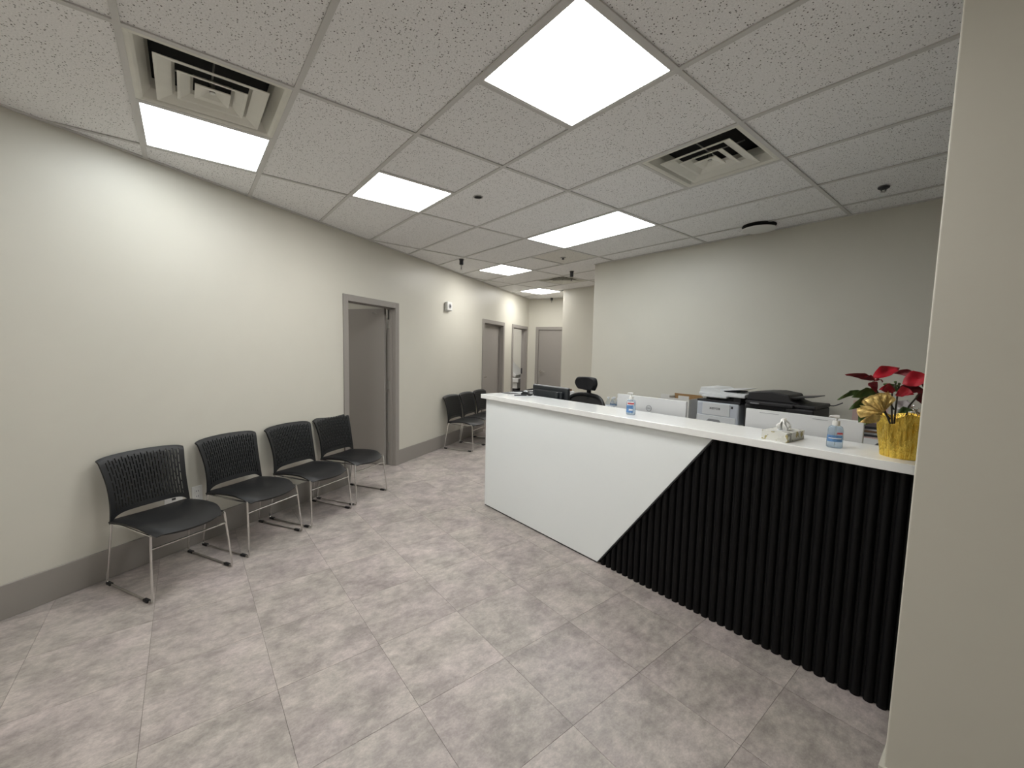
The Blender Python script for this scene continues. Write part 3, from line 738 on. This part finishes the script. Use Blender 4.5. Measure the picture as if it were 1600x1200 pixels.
MB().box(-0.238, 0.238, 0.002, 0.028, 0.425, 0.435).build('top_edge', M_greypl, t, bevel=0.002)
MB().box(-0.04, 0.04, -0.075, -0.025, 0.01, 0.26).build('stand_neck', M_blackp, t, bevel=0.005)
MB().box(-0.11, 0.11, -0.12, 0.05, 0.0, 0.014).build('stand_base', M_blackp, t, bevel=0.005)

# ------------------------------------------------------------------ office chairs
def office_chair(x, y, ztop, wd, label, head, rot=0):
    t = thing('office_chair', label, 'chair', (x, y, 0), rot)      # faces -y, the back at y = 0
    # five-star base
    mb = MB()
    for k in range(5):
        a = 2 * PI * k / 5 + 0.3
        MB().tube([(0, -0.24, 0.10), (0.27 * math.cos(a), -0.24 + 0.27 * math.sin(a), 0.065)], [0.026, 0.016], 8).build('base_leg', M_blackp, t, smooth=True)
        cx, cy = 0.27 * math.cos(a), -0.24 + 0.27 * math.sin(a)
        MB().tube([(cx - 0.022 * math.sin(a), cy + 0.022 * math.cos(a), 0.028), (cx + 0.022 * math.sin(a), cy - 0.022 * math.cos(a), 0.028)], 0.028, 12).build('caster', M_blackp, t, smooth=True)
    MB().tube([(0, -0.24, 0.09), (0, -0.24, 0.40)], 0.025, 12).build('gas_lift', M_steel, t, smooth=True)
    MB().box(-0.24, 0.24, -0.48, 0.0, 0.42, 0.49).build('seat', M_blackfab, t, bevel=0.03, seg=4)
    MB().box(-0.08, 0.08, -0.34, -0.12, 0.395, 0.425).build('tilt_box', M_blackp, t)
    hz = ztop - 0.52
    loop = []
    for k in range(48):
        a = 2 * PI * k / 48; c, s_ = math.cos(a), math.sin(a)
        e = 0.62
        px = math.copysign(abs(c) ** e, c) * wd / 2 * (1.0 if s_ > 0 else 0.86); pz = 0.52 + hz / 2 + math.copysign(abs(s_) ** e, s_) * hz / 2
        loop.append((px, 0.02 + 0.05 * (px / (wd / 2)) ** 2 * -1 + 0.03 * (pz - 0.52) / hz, pz))
    MB().tube(loop, 0.019, 10, closed=True).build('back_frame', M_blackp, t, smooth=True)
    g = []
    for i in range(13):
        u = -1 + 2 * i / 12; r_ = []
        for j in range(13):
            v = -1 + 2 * j / 12
            # map the square to the rounded outline
            px = u * math.sqrt(max(0, 1 - v * v / 2.6)) * wd / 2 * 1.06 * (0.93 + 0.07 * v); pz = 0.52 + hz / 2 + v * math.sqrt(max(0, 1 - u * u / 2.6)) * hz / 2 * 1.06
            r_.append(Vector((px, 0.02 - 0.05 * (px / (wd / 2)) ** 2 + 0.03 * (pz - 0.52) / hz, pz)))
        g.append(r_)
    MB().sheet(g, 0.004).build('mesh_back', M_mesh, t, smooth=True)
    MB().tube([(0, -0.12, 0.40), (0, 0.06, 0.46), (0, 0.085, 0.75), (0, 0.075, ztop - 0.02)], [0.03, 0.03, 0.024, 0.018], 10).build('spine', M_blackp, t, smooth=True)
    MB().tube([(-wd * 0.42, 0.03, ztop - 0.16), (0, 0.075, ztop - 0.17), (wd * 0.42, 0.03, ztop - 0.16)], 0.012, 8).build('lumbar_bar', M_blackp, t, smooth=True)
    if head:
        MB().box(-0.022, 0.022, 0.045, 0.068, ztop - 0.05, ztop + 0.09).build('head_post', M_blackp, t, bevel=0.006)
        hm = MB(); g = []
        for i in range(15):
            u = -1 + 2 * i / 14; r_ = []
            for j in range(9):
                v = -1 + 2 * j / 8
                hw = 0.142 * (1.0 - 0.10 * (v < 0) * abs(v))
                px = u * math.sqrt(max(0, 1 - 0.28 * v * v)) * hw; pz = ztop + 0.108 + v * math.sqrt(max(0, 1 - 0.30 * u * u)) * 0.064
                r_.append(Vector((px, 0.035 - 0.03 * u * u, pz)))
            g.append(r_)
        hm.sheet(g, 0.045).build('headrest', M_blackfab, t, smooth=True, bevel=0.012, seg=3)
    return t
office_chair(-0.405, 2.56, 1.092, 0.57, 'black mesh office chair with headrest behind the black monitor', True, math.radians(-6))
office_chair(1.93, 2.56, 1.055, 0.45, 'black office chair mostly hidden behind the potted plant', False, math.radians(4))

# ------------------------------------------------------------------ back counter and machines
cz = thing('credenza', 'low white cabinet carrying both printers along the back wall', 'cabinet', (0, 0, 0))
box('top', M_white_panel, cz, 0.225, 2.55, 3.40, 3.955, 0.825, 0.865, bevel=0.003)
box('body', M_white_panel, cz, 0.25, 2.53, 3.44, 3.955, 0.08, 0.825)
box('kick', M_ink, cz, 0.27, 2.51, 3.48, 3.95, 0.0, 0.08)
for i in range(4):
    x0 = 0.255 + i * 0.5685
    d_ = box('cabinet_door', M_white_panel, cz, x0 + 0.002, x0 + 0.5665, 3.422, 3.439, 0.085, 0.82, bevel=0.0015)
    MB().tube([(x0 + 0.52, 3.40, 0.62), (x0 + 0.52, 3.40, 0.74)], 0.005, 8).tube([(x0 + 0.52, 3.40, 0.63), (x0 + 0.52, 3.424, 0.63)], 0.004, 6).tube([(x0 + 0.52, 3.40, 0.73), (x0 + 0.52, 3.424, 0.73)], 0.004, 6).build('handle', M_steel, d_)
sc_ = thing('side_cabinet', 'grey low cabinet left of the printer cabinet, under the boxes', 'cabinet', (0, 0, 0))
box('body', M_greypl, sc_, -1.05, 0.215, 3.36, 3.95, 0.0, 0.78, bevel=0.003)
for i in range(3):
    d_ = box('cabinet_door', M_greypl, sc_, -1.045 + 0.42 * i, -0.63 + 0.42 * i, 3.345, 3.3595, 0.06, 0.77, bevel=0.002)
    box('handle', M_steel, d_, -0.69 + 0.42 * i, -0.66 + 0.42 * i, 3.335, 3.3455, 0.62, 0.70)

# white multifunction printer
t = thing('printer', 'white and light grey laser printer with scanner lid, left of the black printer', 'printer', (0, 0, 0.865))
X0, X1, Y0, Y1 = 0.270, 0.655, 3.43, 3.80
box('body', M_prt, t, X0, X1, Y0, Y1, 0.004, 0.195, bevel=0.014, seg=3)
box('front_cover', M_prtw, t, X0 + 0.055, X1 - 0.075, Y0 - 0.005, Y0 + 0.01, 0.072, 0.186, bevel=0.004)
dr = box('paper_tray', M_prtw, t, X0 + 0.004, X1 - 0.02, Y0 - 0.006, Y0 + 0.01, 0.008, 0.066, bevel=0.004)
MB().prism([(X0 + 0.10, 0.010), (X0 + 0.24, 0.010), (X0 + 0.22, 0.034), (X0 + 0.125, 0.034)], 0.0, 0.002, lambda x, y, z: (x, Y0 - 0.0062 - z, y)).build('tray_grip', M_greypl, dr)
box('collar', M_ink, t, X0 - 0.004, X1 + 0.006, Y0 + 0.004, Y1, 0.195, 0.215, bevel=0.004)
box('output_bay', M_prtb2, t, X0 + 0.06, X1 - 0.004, Y0 + 0.06, Y1, 0.215, 0.258)
box('support_arm', M_prtb, t, X1 - 0.06, X1, Y0 + 0.03, Y1, 0.214, 0.262, bevel=0.004)
box('control_panel', M_prtw, t, X0 + 0.045, X1 - 0.11, Y0 - 0.012, Y0 + 0.07, 0.240, 0.256, bevel=0.004)
box('scanner_bed', M_prtw, t, X0 + 0.005, X1 + 0.04, Y0 + 0.01, Y1, 0.255, 0.282, bevel=0.006)
MB().prism([(X0 + 0.005, 0.282), (X1 + 0.04, 0.282), (X1 + 0.04, 0.290), (X0 + 0.23, 0.294), (X0 + 0.17, 0.318), (X0 + 0.14, 0.328), (X0 + 0.012, 0.328)], Y0 + 0.03, Y1, lambda x, y, z: (x, z, y)).build('feeder', M_prtw, t, bevel=0.006)
MB().prism([(X0 + 0.18, 0.312), (X0 + 0.20, 0.302), (X1 + 0.02, 0.330), (X1 + 0.02, 0.335), (X0 + 0.20, 0.318)], Y0 + 0.06, Y1 - 0.05, lambda x, y, z: (x, z, y)).build('feed_tray', M_prtw, t, bevel=0.002)
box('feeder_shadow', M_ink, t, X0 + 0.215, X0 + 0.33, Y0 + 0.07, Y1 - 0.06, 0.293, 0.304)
text_mesh('xerox', 0.042, M_ink, 'logo_text', t, Matrix.Translation((X0 + 0.175, Y0 - 0.0055, 0.140)) @ Matrix.Rotation(PI / 2, 4, 'X'), 0.0008)
box('status_light', M_ink, t, X1 - 0.066, X1 - 0.05, Y0 - 0.001, Y0 + 0.001, 0.150, 0.172)

# black multifunction printer
t = thing('printer', 'black inkjet printer with document feeder in front of the back wall', 'printer', (0, 0, 0.865))
X0, X1, Y0, Y1 = 0.700, 1.215, 3.43, 3.86
box('body', M_prtb, t, X0, X1, Y0, Y1, 0.004, 0.215, bevel=0.012, seg=3)
box('output_slot', M_prtb2, t, X0 + 0.05, X1 - 0.19, Y0 - 0.002, Y0 + 0.05, 0.165, 0.212)
box('control_panel', M_prtb, t, X0 + 0.02, X1 - 0.14, Y0 - 0.012, Y0 + 0.03, 0.214, 0.240, bevel=0.005)
box('display', M_greypl, t, X0 + 0.05, X0 + 0.12, Y0 - 0.0135, Y0 - 0.011, 0.222, 0.232)
box('scanner_bed', M_prtb, t, X0 - 0.004, X1 + 0.004, Y0 + 0.02, Y1, 0.216, 0.246, bevel=0.008)
MB().prism([(X0 + 0.0, 0.246), (X1 - 0.10, 0.246), (X1 - 0.17, 0.268), (X1 - 0.19, 0.318), (X0 + 0.20, 0.336), (X0 + 0.10, 0.330), (X0 + 0.02, 0.318)], Y0 + 0.03, Y1 - 0.05, lambda x, y, z: (x, z, y)).build('feeder', M_prtb, t, bevel=0.012, seg=3)
MB().prism([(X1 - 0.24, 0.290), (X1 - 0.22, 0.280), (X1 - 0.02, 0.312), (X1 - 0.02, 0.318)], Y0 + 0.07, Y1 - 0.08, lambda x, y, z: (x, z, y)).build('feed_tray', M_prtb, t, bevel=0.002)
box('front_tray', M_prtb, t, X0 + 0.06, X1 - 0.16, Y0 - 0.03, Y0 + 0.0, 0.10, 0.150, bevel=0.004)
box('tray_grip', M_greypl, t, X0 + 0.11, X0 + 0.22, Y0 - 0.032, Y0 - 0.029, 0.128, 0.136)
box('side_grip', M_prtb2, t, X1 - 0.001, X1 + 0.001, Y0 + 0.12, Y0 + 0.22, 0.07, 0.11)
MB().tube(rpath([(X1 - 0.03, Y1 - 0.03, 0.235), (X1 + 0.03, Y1 - 0.02, 0.225), (X1 + 0.09, Y1 - 0.02, 0.262)], 0.03), 0.005, 6).build('cord', M_ink, t, smooth=True)

# open white cardboard boxes on the side cabinet
def carton(x0, x1, y0, y1, z0, z1, label, flaps):
    t = thing('cardboard_box', label, 'box', (0, 0, 0))
    th = 0.004
    mb = MB(); mb.box(x0, x1, y0, y1, z0, z0 + th); mb.box(x0, x1, y0, y0 + th, z0 + th, z1); mb.box(x0, x0 + th, y0 + th, y1, z0 + th, z1); mb.box(x1 - th, x1, y0 + th, y1, z0 + th, z1)
    mb.build('walls', M_cardw, t)
    MB().box(x0, x1, y1 - th, y1, z0 + th, z1 + 0.025).build('back_flap', M_card, t)
    for a, b in flaps: MB().box(a, b, y0 - 0.001, y0 + 0.003, z1 + 0.0005, z1 + 0.03).build('front_flap', M_cardw, t)
carton(-0.095, 0.210, 3.39, 3.66, 0.78, 1.062, 'open white cardboard box with brown inside, left of the white printer', [(-0.095, 0.0), (0.095, 0.205)])
# wrapped water bottles
def water_bottle(x, y, label):
    t = thing('water_bottle', label, 'bottle', (x, y, 0.78), 0, 'clear plastic water bottles on the side cabinet')
    MB().lathe([(0.0005, 0.0), (0.030, 0.0), (0.032, 0.012), (0.030, 0.05), (0.032, 0.09), (0.031, 0.125), (0.014, 0.165), (0.013, 0.18), (0.0005, 0.18)], 16).build('bottle', M_clear, t, smooth=True)
    MB().lathe([(0.0328, 0.06), (0.0335, 0.062), (0.0335, 0.100), (0.0328, 0.102), (0.0328, 0.06)], 16).build('wrap', M_lblue if int(x * 1000) % 2 else M_lwhite, t, smooth=True)
    MB().lathe([(0.0005, 0.178), (0.0145, 0.178), (0.0145, 0.195), (0.0005, 0.196)], 14).build('cap', M_lwhite, t, smooth=True)
for i, (x, y) in enumerate([(-0.85, 3.50), (-0.78, 3.49), (-0.71, 3.50), (-0.815, 3.565), (-0.745, 3.565)]):
    water_bottle(x, y, 'clear water bottle clustered behind the desk between chair and white monitor')
# papers and folders on the credenza
def sheaf(x0, x1, y0, y1, z0, z1, m, label, rot):
    o = MB().box(-(x1 - x0) / 2, (x1 - x0) / 2, -(y1 - y0) / 2, (y1 - y0) / 2, 0, z1 - z0).build('paper_stack', m, None, bevel=0.001)
    o.location = ((x0 + x1) / 2, (y0 + y1) / 2, z0); o.rotation_euler = (0, 0, rot); tag(o, label, 'papers', 'folders piled behind the plant'); return o
zz = 0.8652
PL = [(M_paper, 0.055, 'thick white ream at the bottom of the pile behind the plant'), (M_paperp, 0.012, 'thin pink folder lying on the white ream behind the plant'),
      (M_ink, 0.016, 'black folder in the pile behind the plant'), (M_paperg, 0.014, 'grey folder in the pile behind the plant'), (M_wood, 0.014, 'brown folder in the pile behind the plant'),
      (M_paper, 0.012, 'thin white folder in the pile behind the plant'), (M_ink, 0.018, 'black binder on top of the pile behind the plant')]
for i, (m_, hh, lab) in enumerate(PL):
    sheaf(1.44 + 0.01 * (i % 3), 1.76 + 0.01 * (i % 2), 3.44, 3.68, zz, zz + hh, m_, lab, math.radians((-1) ** i * 1.2 * i)); zz += hh + 0.0003
p_ = MB().sheet([[Vector((1.40 + 0.21 * u, 3.62 + 0.02 * math.sin(3 * u), zz - 0.11 + 0.27 * v + 0.02 * u)) for v in (0, 0.5, 1)] for u in (0, 0.33, 0.66, 1)], 0.002).build('paper_sheet', M_paperp)
p_.location = (0, 0.085, 0.0)
tag(p_, 'pale pink sheet standing behind the right white monitor', 'paper')

# ------------------------------------------------------------------ things on the counter
def sanitizer(x, y, label, full, rot):
    t = thing('sanitizer_bottle', label, 'bottle', (x, y, ZC), rot, 'hand sanitizer pump bottles')
    ov = lambda p, a, r, z: (p[0], p[1] * 0.68, p[2])
    MB().lathe([(0.0005, 0.0), (0.027, 0.0), (0.031, 0.004), (0.0315, 0.02), (0.030, 0.085), (0.026, 0.098), (0.014, 0.106), (0.0005, 0.107)], 24, fn=ov).build('bottle', M_gel, t, smooth=True)
    lab = lambda z0, z1, a0, a1, m, nm, rr: MB().sheet([[Vector((rr * math.sin(a0 + (a1 - a0) * i / 10), -rr * 0.68 * math.cos(a0 + (a1 - a0) * i / 10), z)) for z in (z0, z1)] for i in range(11)], 0.0006).build(nm, m, t, smooth=True)
    if full:
        lab(0.068, 0.092, -0.8, 0.8, M_lwhite, 'label_top', 0.0322)
        lab(0.073, 0.083, -0.6, 0.75, M_lred, 'label_band', 0.0330)
        lab(0.016, 0.066, -1.1, 0.55, M_lblue, 'label', 0.0325)
        lab(0.030, 0.042, -0.3, 0.5, M_lwhite, 'label_text', 0.0332)
    else:
        lab(0.066, 0.074, 0.1, 0.9, M_lred, 'label_band', 0.0325)
        lab(0.030, 0.060, -1.2, 0.9, M_lblue, 'label', 0.0322)
        lab(0.044, 0.048, -0.9, 0.7, M_lwhite, 'label_text', 0.0330)
    MB().lathe([(0.0005, 0.104), (0.0145, 0.104), (0.0145, 0.122), (0.0125, 0.126), (0.0005, 0.126)], 18).build('cap', M_whitepl, t, smooth=True)
    mb = MB().tube([(0, 0, 0.125), (0, 0, 0.142)], 0.0045, 10)
    mb.tube([(0.009, 0, 0.144), (-0.004, 0, 0.145), (-0.022, 0, 0.147), (-0.027, 0, 0.143)], [0.0085, 0.0085, 0.004, 0.003], 10)
    mb.build('pump', M_whitepl, t, smooth=True)
    MB().tube([(0, 0, 0.01), (0, 0, 0.104)], 0.0025, 6).build('dip_tube', M_whitepl, t)
sanitizer(0.572, 1.924, 'blue and red labelled sanitizer pump bottle in front of the logo monitor', True, math.radians(24))
sanitizer(1.702, 1.915, 'clear sanitizer pump bottle between tissue box and gold plant pot', False, math.radians(22))

t = thing('tissue_box', 'patterned cream tissue box with a tissue pulled up', 'tissue box', (1.484, 1.934, ZC), math.radians(-4))
MB().box(-0.059, 0.059, -0.098, 0.098, 0, 0.045).build('carton', M_tbox, t, bevel=0.0015)
MB().lathe([(0.0005, 0.0451), (0.034, 0.0451), (0.034, 0.0457), (0.0005, 0.0457)], 24, fn=lambda p, a, r, z: (p[0] * 0.7, p[1] * 1.3, p[2])).build('opening', M_lwhite, t)
mb = MB()
for q_, (ph, hh, ww) in enumerate(((1.2, 0.060, 0.074), (0.3, 0.052, 0.056), (2.2, 0.062, 0.062))):
    g = []
    for i in range(13):
        u = -1 + i / 6; r_ = []
        for j in range(9):
            v = j / 8
            wv = ww * 0.5 * (0.55 + 0.75 * math.sin(PI * min(1, v * 0.62 + 0.05))) * math.sqrt(max(0.02, 1 - v ** 3))
            off = 0.007 * math.sin(4 * u + 3 * v + q_) + 0.004 * math.sin(9 * u - 2 * v)
            r_.append(Vector((math.cos(ph) * u * wv - math.sin(ph) * off, math.sin(ph) * u * wv + math.cos(ph) * off, 0.046 + hh * v * (1 - 0.30 * abs(u) ** 1.6))))
        g.append(r_)
    mb.sheet(g, 0.0008)
mb.build('tissue', M_tissue, t, smooth=True)

# clutter at the return of the counter
def ctop(x, y): return (x, y, ZC + 0.0004)
def flat(name, x, y, wx, wy, hh, m, label, cat, rot=0, dz=0):
    o = MB().box(-wx / 2, wx / 2, -wy / 2, wy / 2, 0, hh).build(name, m, None, bevel=min(0.002, hh / 3)); o.location = (x, y, ZC + 0.0004 + dz); o.rotation_euler = (0, 0, rot)
    return tag(o, label, cat)
flat('wooden_tray', -0.875, 2.655, 0.20, 0.25, 0.022, M_wood, 'flat brown wooden tray at the far left end of the counter', 'tray', 0.02)
flat('clipboard', -0.915, 2.150, 0.14, 0.34, 0.005, M_ink, 'dark clipboard along the left edge of the counter', 'clipboard', 0.04)
flat('paper_sheet', -0.86, 2.19, 0.20, 0.26, 0.002, M_paperg, 'grey printed sheet on the counter beside the clipboard', 'paper', 0.12, 0.0055)
flat('paper_sheet', -0.66, 1.99, 0.22, 0.19, 0.002, M_paperg, 'grey printed sheet on the counter left of the black monitor', 'paper', -0.1)
def clip_thing(x, y, label, rot, dz):
    t = thing('stapler', label, 'stapler', (x, y, ZC + dz), rot)
    MB().box(-0.065, 0.065, -0.018, 0.018, 0, 0.008).build('base', M_ink, t, bevel=0.002)
    MB().prism([(-0.065, 0.014), (0.05, 0.028), (0.068, 0.028), (0.068, 0.046), (0.04, 0.046), (-0.065, 0.022)], -0.014, 0.014, lambda x, y, z: (x, z, y)).build('arm', M_blackp, t, bevel=0.003)
    MB().box(0.05, 0.066, -0.012, 0.012, 0.008, 0.028).build('spring', M_steel, t)
clip_thing(-0.83, 2.26, 'black stapler on the papers at the left of the counter', 0.5, 0.0085)
def pen(x, y, rot, m, label, dz):
    t = thing('pen', label, 'pen', (x, y, ZC + dz), rot)
    MB().tube([(-0.065, 0, 0.006), (0.05, 0, 0.006)], 0.005, 8).build('barrel', m, t, smooth=True)
    MB().tube([(0.05, 0, 0.006), (0.065, 0, 0.006)], [0.0048, 0.001], 8).build('tip', M_steel, t, smooth=True)
pen(-0.66, 1.975, 0.9, M_ink, 'black pen lying on the grey sheet by the black monitor', 0.0026)
pen(-0.90, 2.16, 1.2, M_ink, 'black pen lying on the clipboard side of the counter', 0.0085)
t = thing('tape_dispenser', 'small dark tape dispenser on the counter near the black monitor', 'tape dispenser', (-0.665, 2.045, ZC + 0.0028), 0.4)
MB().prism([(-0.05, 0), (0.05, 0), (0.055, 0.018), (0.03, 0.022), (0.01, 0.034), (-0.03, 0.036), (-0.05, 0.02)], -0.02, 0.02, lambda x, y, z: (x, z, y)).build('body', M_blackp, t, bevel=0.004)
MB().tube([(-0.012, -0.012, 0.028), (-0.012, 0.012, 0.028)], 0.020, 16).build('tape_roll', M_lwhite, t)
o = MB().tube([(0.13, 0.06, 0), (0.34, 0.06, 0)], 0.014, 14).build('paper_roll', M_paper, None, smooth=True); o.location = (-1.03, 2.215, ZC + 0.0145); o.rotation_euler = (0, 0, 0.55)
tag(o, 'white rolled paper lying across the return of the counter', 'paper roll')

# ------------------------------------------------------------------ potted poinsettia
PD = 1.70     # camera depth of the pot
pc = Vector((1.928, 1.950, ZC))
pl = thing('potted_poinsettia', 'red poinsettia in gold foil wrapped pot at the right end of the counter', 'plant', pc)
def foil(p, a, r, z):
    k = 1 + 0.035 * math.sin(9 * a + 14 * z) * (0.4 + z * 4) + 0.022 * math.sin(23 * a + 25 * z + 2 * math.sin(5 * a)) + 0.016 * math.sin(37 * a - 41 * z)
    dz = (0.012 * math.sin(3 * a + 4.57) + 0.006 * math.sin(8 * a)) * max(0, (z - 0.10) / 0.09) ** 2 if z > 0.10 else 0
    return (p[0] * k, p[1] * k, p[2] + dz)
prof = [(0.0005, 0.0), (0.068, 0.0)] + [(0.070 + 0.020 * i / 9, 0.003 + 0.145 * i / 9) for i in range(10)] + [(0.097, 0.165), (0.104, 0.182), (0.103, 0.183), (0.094, 0.166), (0.085, 0.145), (0.078, 0.13), (0.0005, 0.128)]
MB().lathe(prof, 132, fn=foil).build('pot_wrap', M_foil, pl, smooth=False)
MB().lathe([(0.0005, 0.128), (0.079, 0.130), (0.079, 0.134), (0.0005, 0.137)], 20).build('soil', M_stem, pl)
def L3(px, py, dd=0.0): return at_depth(px, py, PD + dd) - pc
def leafmesh(base, tip, wd, droop, m, roll=0.0, name='leaf', lobes=0.0):
    b, tp = Vector(base), Vector(tip); ax = tp - b; ln_ = ax.length; ax.normalize()
    vw = (CAM - pc).normalized()
    side = ax.cross(vw); side = side.normalized() if side.length > 1e-4 else Vector((1, 0, 0))
    nn = side.cross(ax).normalized()
    side, nn = side * math.cos(roll) + nn * math.sin(roll), nn * math.cos(roll) - side * math.sin(roll)
    g = []
    for i in range(12):
        v = i / 11; r_ = []
        wv = wd * (math.sin(PI * v ** 0.85) ** 0.8 if 0 < v < 1 else 0.02) * (1 + lobes * math.sin(v * 19)) + 0.0006
        for j in range(7):
            u = -1 + 2 * j / 6
            p = b + ax * ln_ * v + side * u * wv * 0.5 + nn * (abs(u) * wv * 0.16 + 0.004 * math.sin(9 * v + 2 * u)) + Vector((0, 0, -1)) * droop * (4 * v * (v - 1) * -1 * -0.35 + v * v * 0.0)
            r_.append(p)
        g.append(r_)
    o = MB().sheet(g, 0.0012).build(name, m, pl, smooth=True)
    return o
PX = 1.70 / F_PX
REDS = [((1364.5, 592), (1405, 576), 18, 0, M_red, -0.035, 0.02, 0.2), ((1366, 595), (1321.5, 586), 9, 0, M_dred, -0.03, -0.05, 0.5), ((1359, 598), (1369, 613), 11, 0, M_dred, -0.03, -0.02, 0.2),
        ((1366, 596), (1379, 597), 4, 0, M_dred, 0.0, 0.0, 0.6), ((1433, 588), (1396, 583), 11, 0, M_dred, 0.02, 0.06, 0.4), ((1410, 600), (1456, 592), 24, 0, M_red, 0.0, -0.05, 0.2),
        ((1397, 612), (1375, 609), 15, 0, M_red, -0.01, -0.06, 0.1), ((1399, 617), (1428, 616), 15, 0, M_red, -0.02, -0.05, 0.2), ((1403, 609), (1446, 612), 17, 0, M_dred, 0.03, 0.03, 0.2),
        ((1434, 614), (1449, 634), 18, 0, M_dred, 0.0, 0.02, 0.1), ((1376, 616), (1347, 624), 11, 0, M_dred, 0.03, 0.05, 0.2), ((1438, 600), (1462, 612), 16, 0, M_dred, 0.02, 0.03, 0.2),
        ((1366, 594), (1345, 592), 8, 0, M_red, -0.02, -0.03, 0.7)]
for b, tp, wd, dr_, m, d0, d1_, ro in REDS:
    leafmesh(L3(*b, d0), L3(*tp, d0 + d1_), wd * PX, 0.03, m, ro, 'red_bract', 0.05)
GREENS = [((1371, 612), (1332, 621), 14, -0.03, -0.02, 0.2), ((1343, 611), (1309.5, 625), 7, -0.03, -0.05, 0.5), ((1362, 624), (1327.5, 640), 12, -0.02, -0.03, 0.2), ((1356, 634), (1342, 660), 12, 0.0, 0.0, 0.2),
          ((1404, 612), (1380, 600), 9, 0.0, 0.03, 0.3), ((1403, 645), (1426, 641), 9, 0.0, -0.02, 0.3), ((1376, 655), (1350, 664), 7, 0.02, 0.02, 0.3), ((1365, 628), (1350, 634), 9, 0.01, 0.03, 0.2)]
for b, tp, wd, d0, d1_, ro in GREENS:
    leafmesh(L3(*b, d0), L3(*tp, d0 + d1_), wd * PX, 0.02, M_leaf, ro, 'leaf', 0.08)
STEMS = [[(1397, 662), (1400, 634), (1404, 606), (1405, 598)], [(1394, 662), (1393, 630), (1394, 614), (1400, 598)], [(1412, 662), (1420, 635), (1438, 614)], [(1391, 662), (1378, 630), (1364, 596)],
         [(1397, 640), (1385, 620), (1370, 613)], [(1391, 655), (1372, 632), (1360, 622)]]
for S in STEMS:
    MB().tube([L3(x, y, 0.0) for x, y in S], 0.0032, 7).build('stem', M_stem, pl, smooth=True)
for x, y in ((1399, 597), (1405, 600), (1402, 603), (1408, 606)):
    c_ = L3(x, y, -0.01); MB().lathe([(0.0003, -0.005), (0.004, -0.003), (0.005, 0.0), (0.004, 0.004), (0.0003, 0.005)], 8, c=c_).build('flower_bud', M_leaf, pl, smooth=True)
# gold ribbon bow at the left of the pot
def loop_ribbon(ang, ln2, wd, dep):
    cc = L3(1379, 642, -0.085 + dep); vw = (CAM - pc).normalized(); sd = Vector((0, 0, 1)).cross(vw).normalized(); up_ = vw.cross(sd)
    ex = sd * math.cos(ang) + up_ * math.sin(ang); ey = up_ * math.cos(ang) - sd * math.sin(ang); g = []
    for i in range(21):
        a = 2 * PI * i / 20; r_ = []
        for j in range(7):
            u = -1 + j / 3
            r_.append(cc + ex * ln2 * (1 - math.cos(a)) / 2 * (1 - 0.12 * u * u) + vw * (0.016 * math.sin(a) + 0.003 * math.sin(6 * u + 3 * a)) + ey * u * wd * (0.28 + 0.72 * math.sin(a / 2) ** 2))
        g.append(r_)
    MB().sheet(g, 0.001).build('ribbon_loop', M_ribbon, pl, smooth=True)
for ang, ln2, wd, dep in ((3.30, 0.078, 0.026, 0.0), (2.75, 0.076, 0.024, 0.012), (2.25, 0.070, 0.022, -0.006), (1.75, 0.072, 0.020, 0.010), (3.80, 0.060, 0.020, 0.008), (1.25, 0.066, 0.018, 0.018)): loop_ribbon(ang, ln2, wd, dep)
leafmesh(L3(1377, 652, -0.085), L3(1345, 660, -0.10), 12 * PX, 0.01, M_ribbon, 0.3, 'ribbon_tail')
leafmesh(L3(1376, 632, -0.07), L3(1388, 612, -0.05), 14 * PX, 0.0, M_ribbon, 0.1, 'ribbon_tail')
# silver tinsel behind the right of the pot
mb = MB()
for k in range(26):
    v = k / 25; c_ = L3(1421 + 24 * v, 634 + 20 * v, 0.05); a = k * 2.4
    mb.tube([c_, c_ + Vector((0.018 * math.cos(a), 0.012 * math.sin(a * 1.7), 0.016 * math.sin(a)))], [0.0022, 0.0008], 5)
mb.tube([L3(1420, 633, 0.05), L3(1433, 643, 0.05), L3(1446, 655, 0.05)], 0.002, 6)
mb.build('tinsel', M_silver, pl)
leafmesh(L3(1404, 640, 0.04), L3(1418, 626, 0.06), 18 * PX, 0.0, mat('clear_wrap', (0.35, 0.33, 0.33, 1), 0.3, var=0.1), 0.2, 'wrap_corner')

# ------------------------------------------------------------------ exam room contents
def wth(name, label, cat, s_, o_):
    t = thing(name, label, cat, wl(s_, o_, 0), WANG); return t
t = wth('exam_table', 'white padded exam table with raised back through the far doorway', 'bed', 8.22, 0.0)
# local x along the wall, local y pointing into the exam room
MB().box(-0.30, 0.30, 0.30, 1.95, 0.72, 0.83).build('mattress', M_sheet, t, bevel=0.02, seg=3)
MB().prism([(0.40, 0.835), (0.95, 1.36), (0.88, 1.42), (0.36, 0.905)], -0.30, 0.30, lambda x, y, z: (z, x, y)).build('raised_back', M_sheet, t, bevel=0.012, seg=3)
MB().box(-0.27, 0.27, 0.34, 1.9, 0.58, 0.72).build('drawer_box', M_sheet, t)
MB().box(-0.25, 0.25, 0.40, 1.85, 0.0, 0.58).build('base_cabinet', M_ink, t)
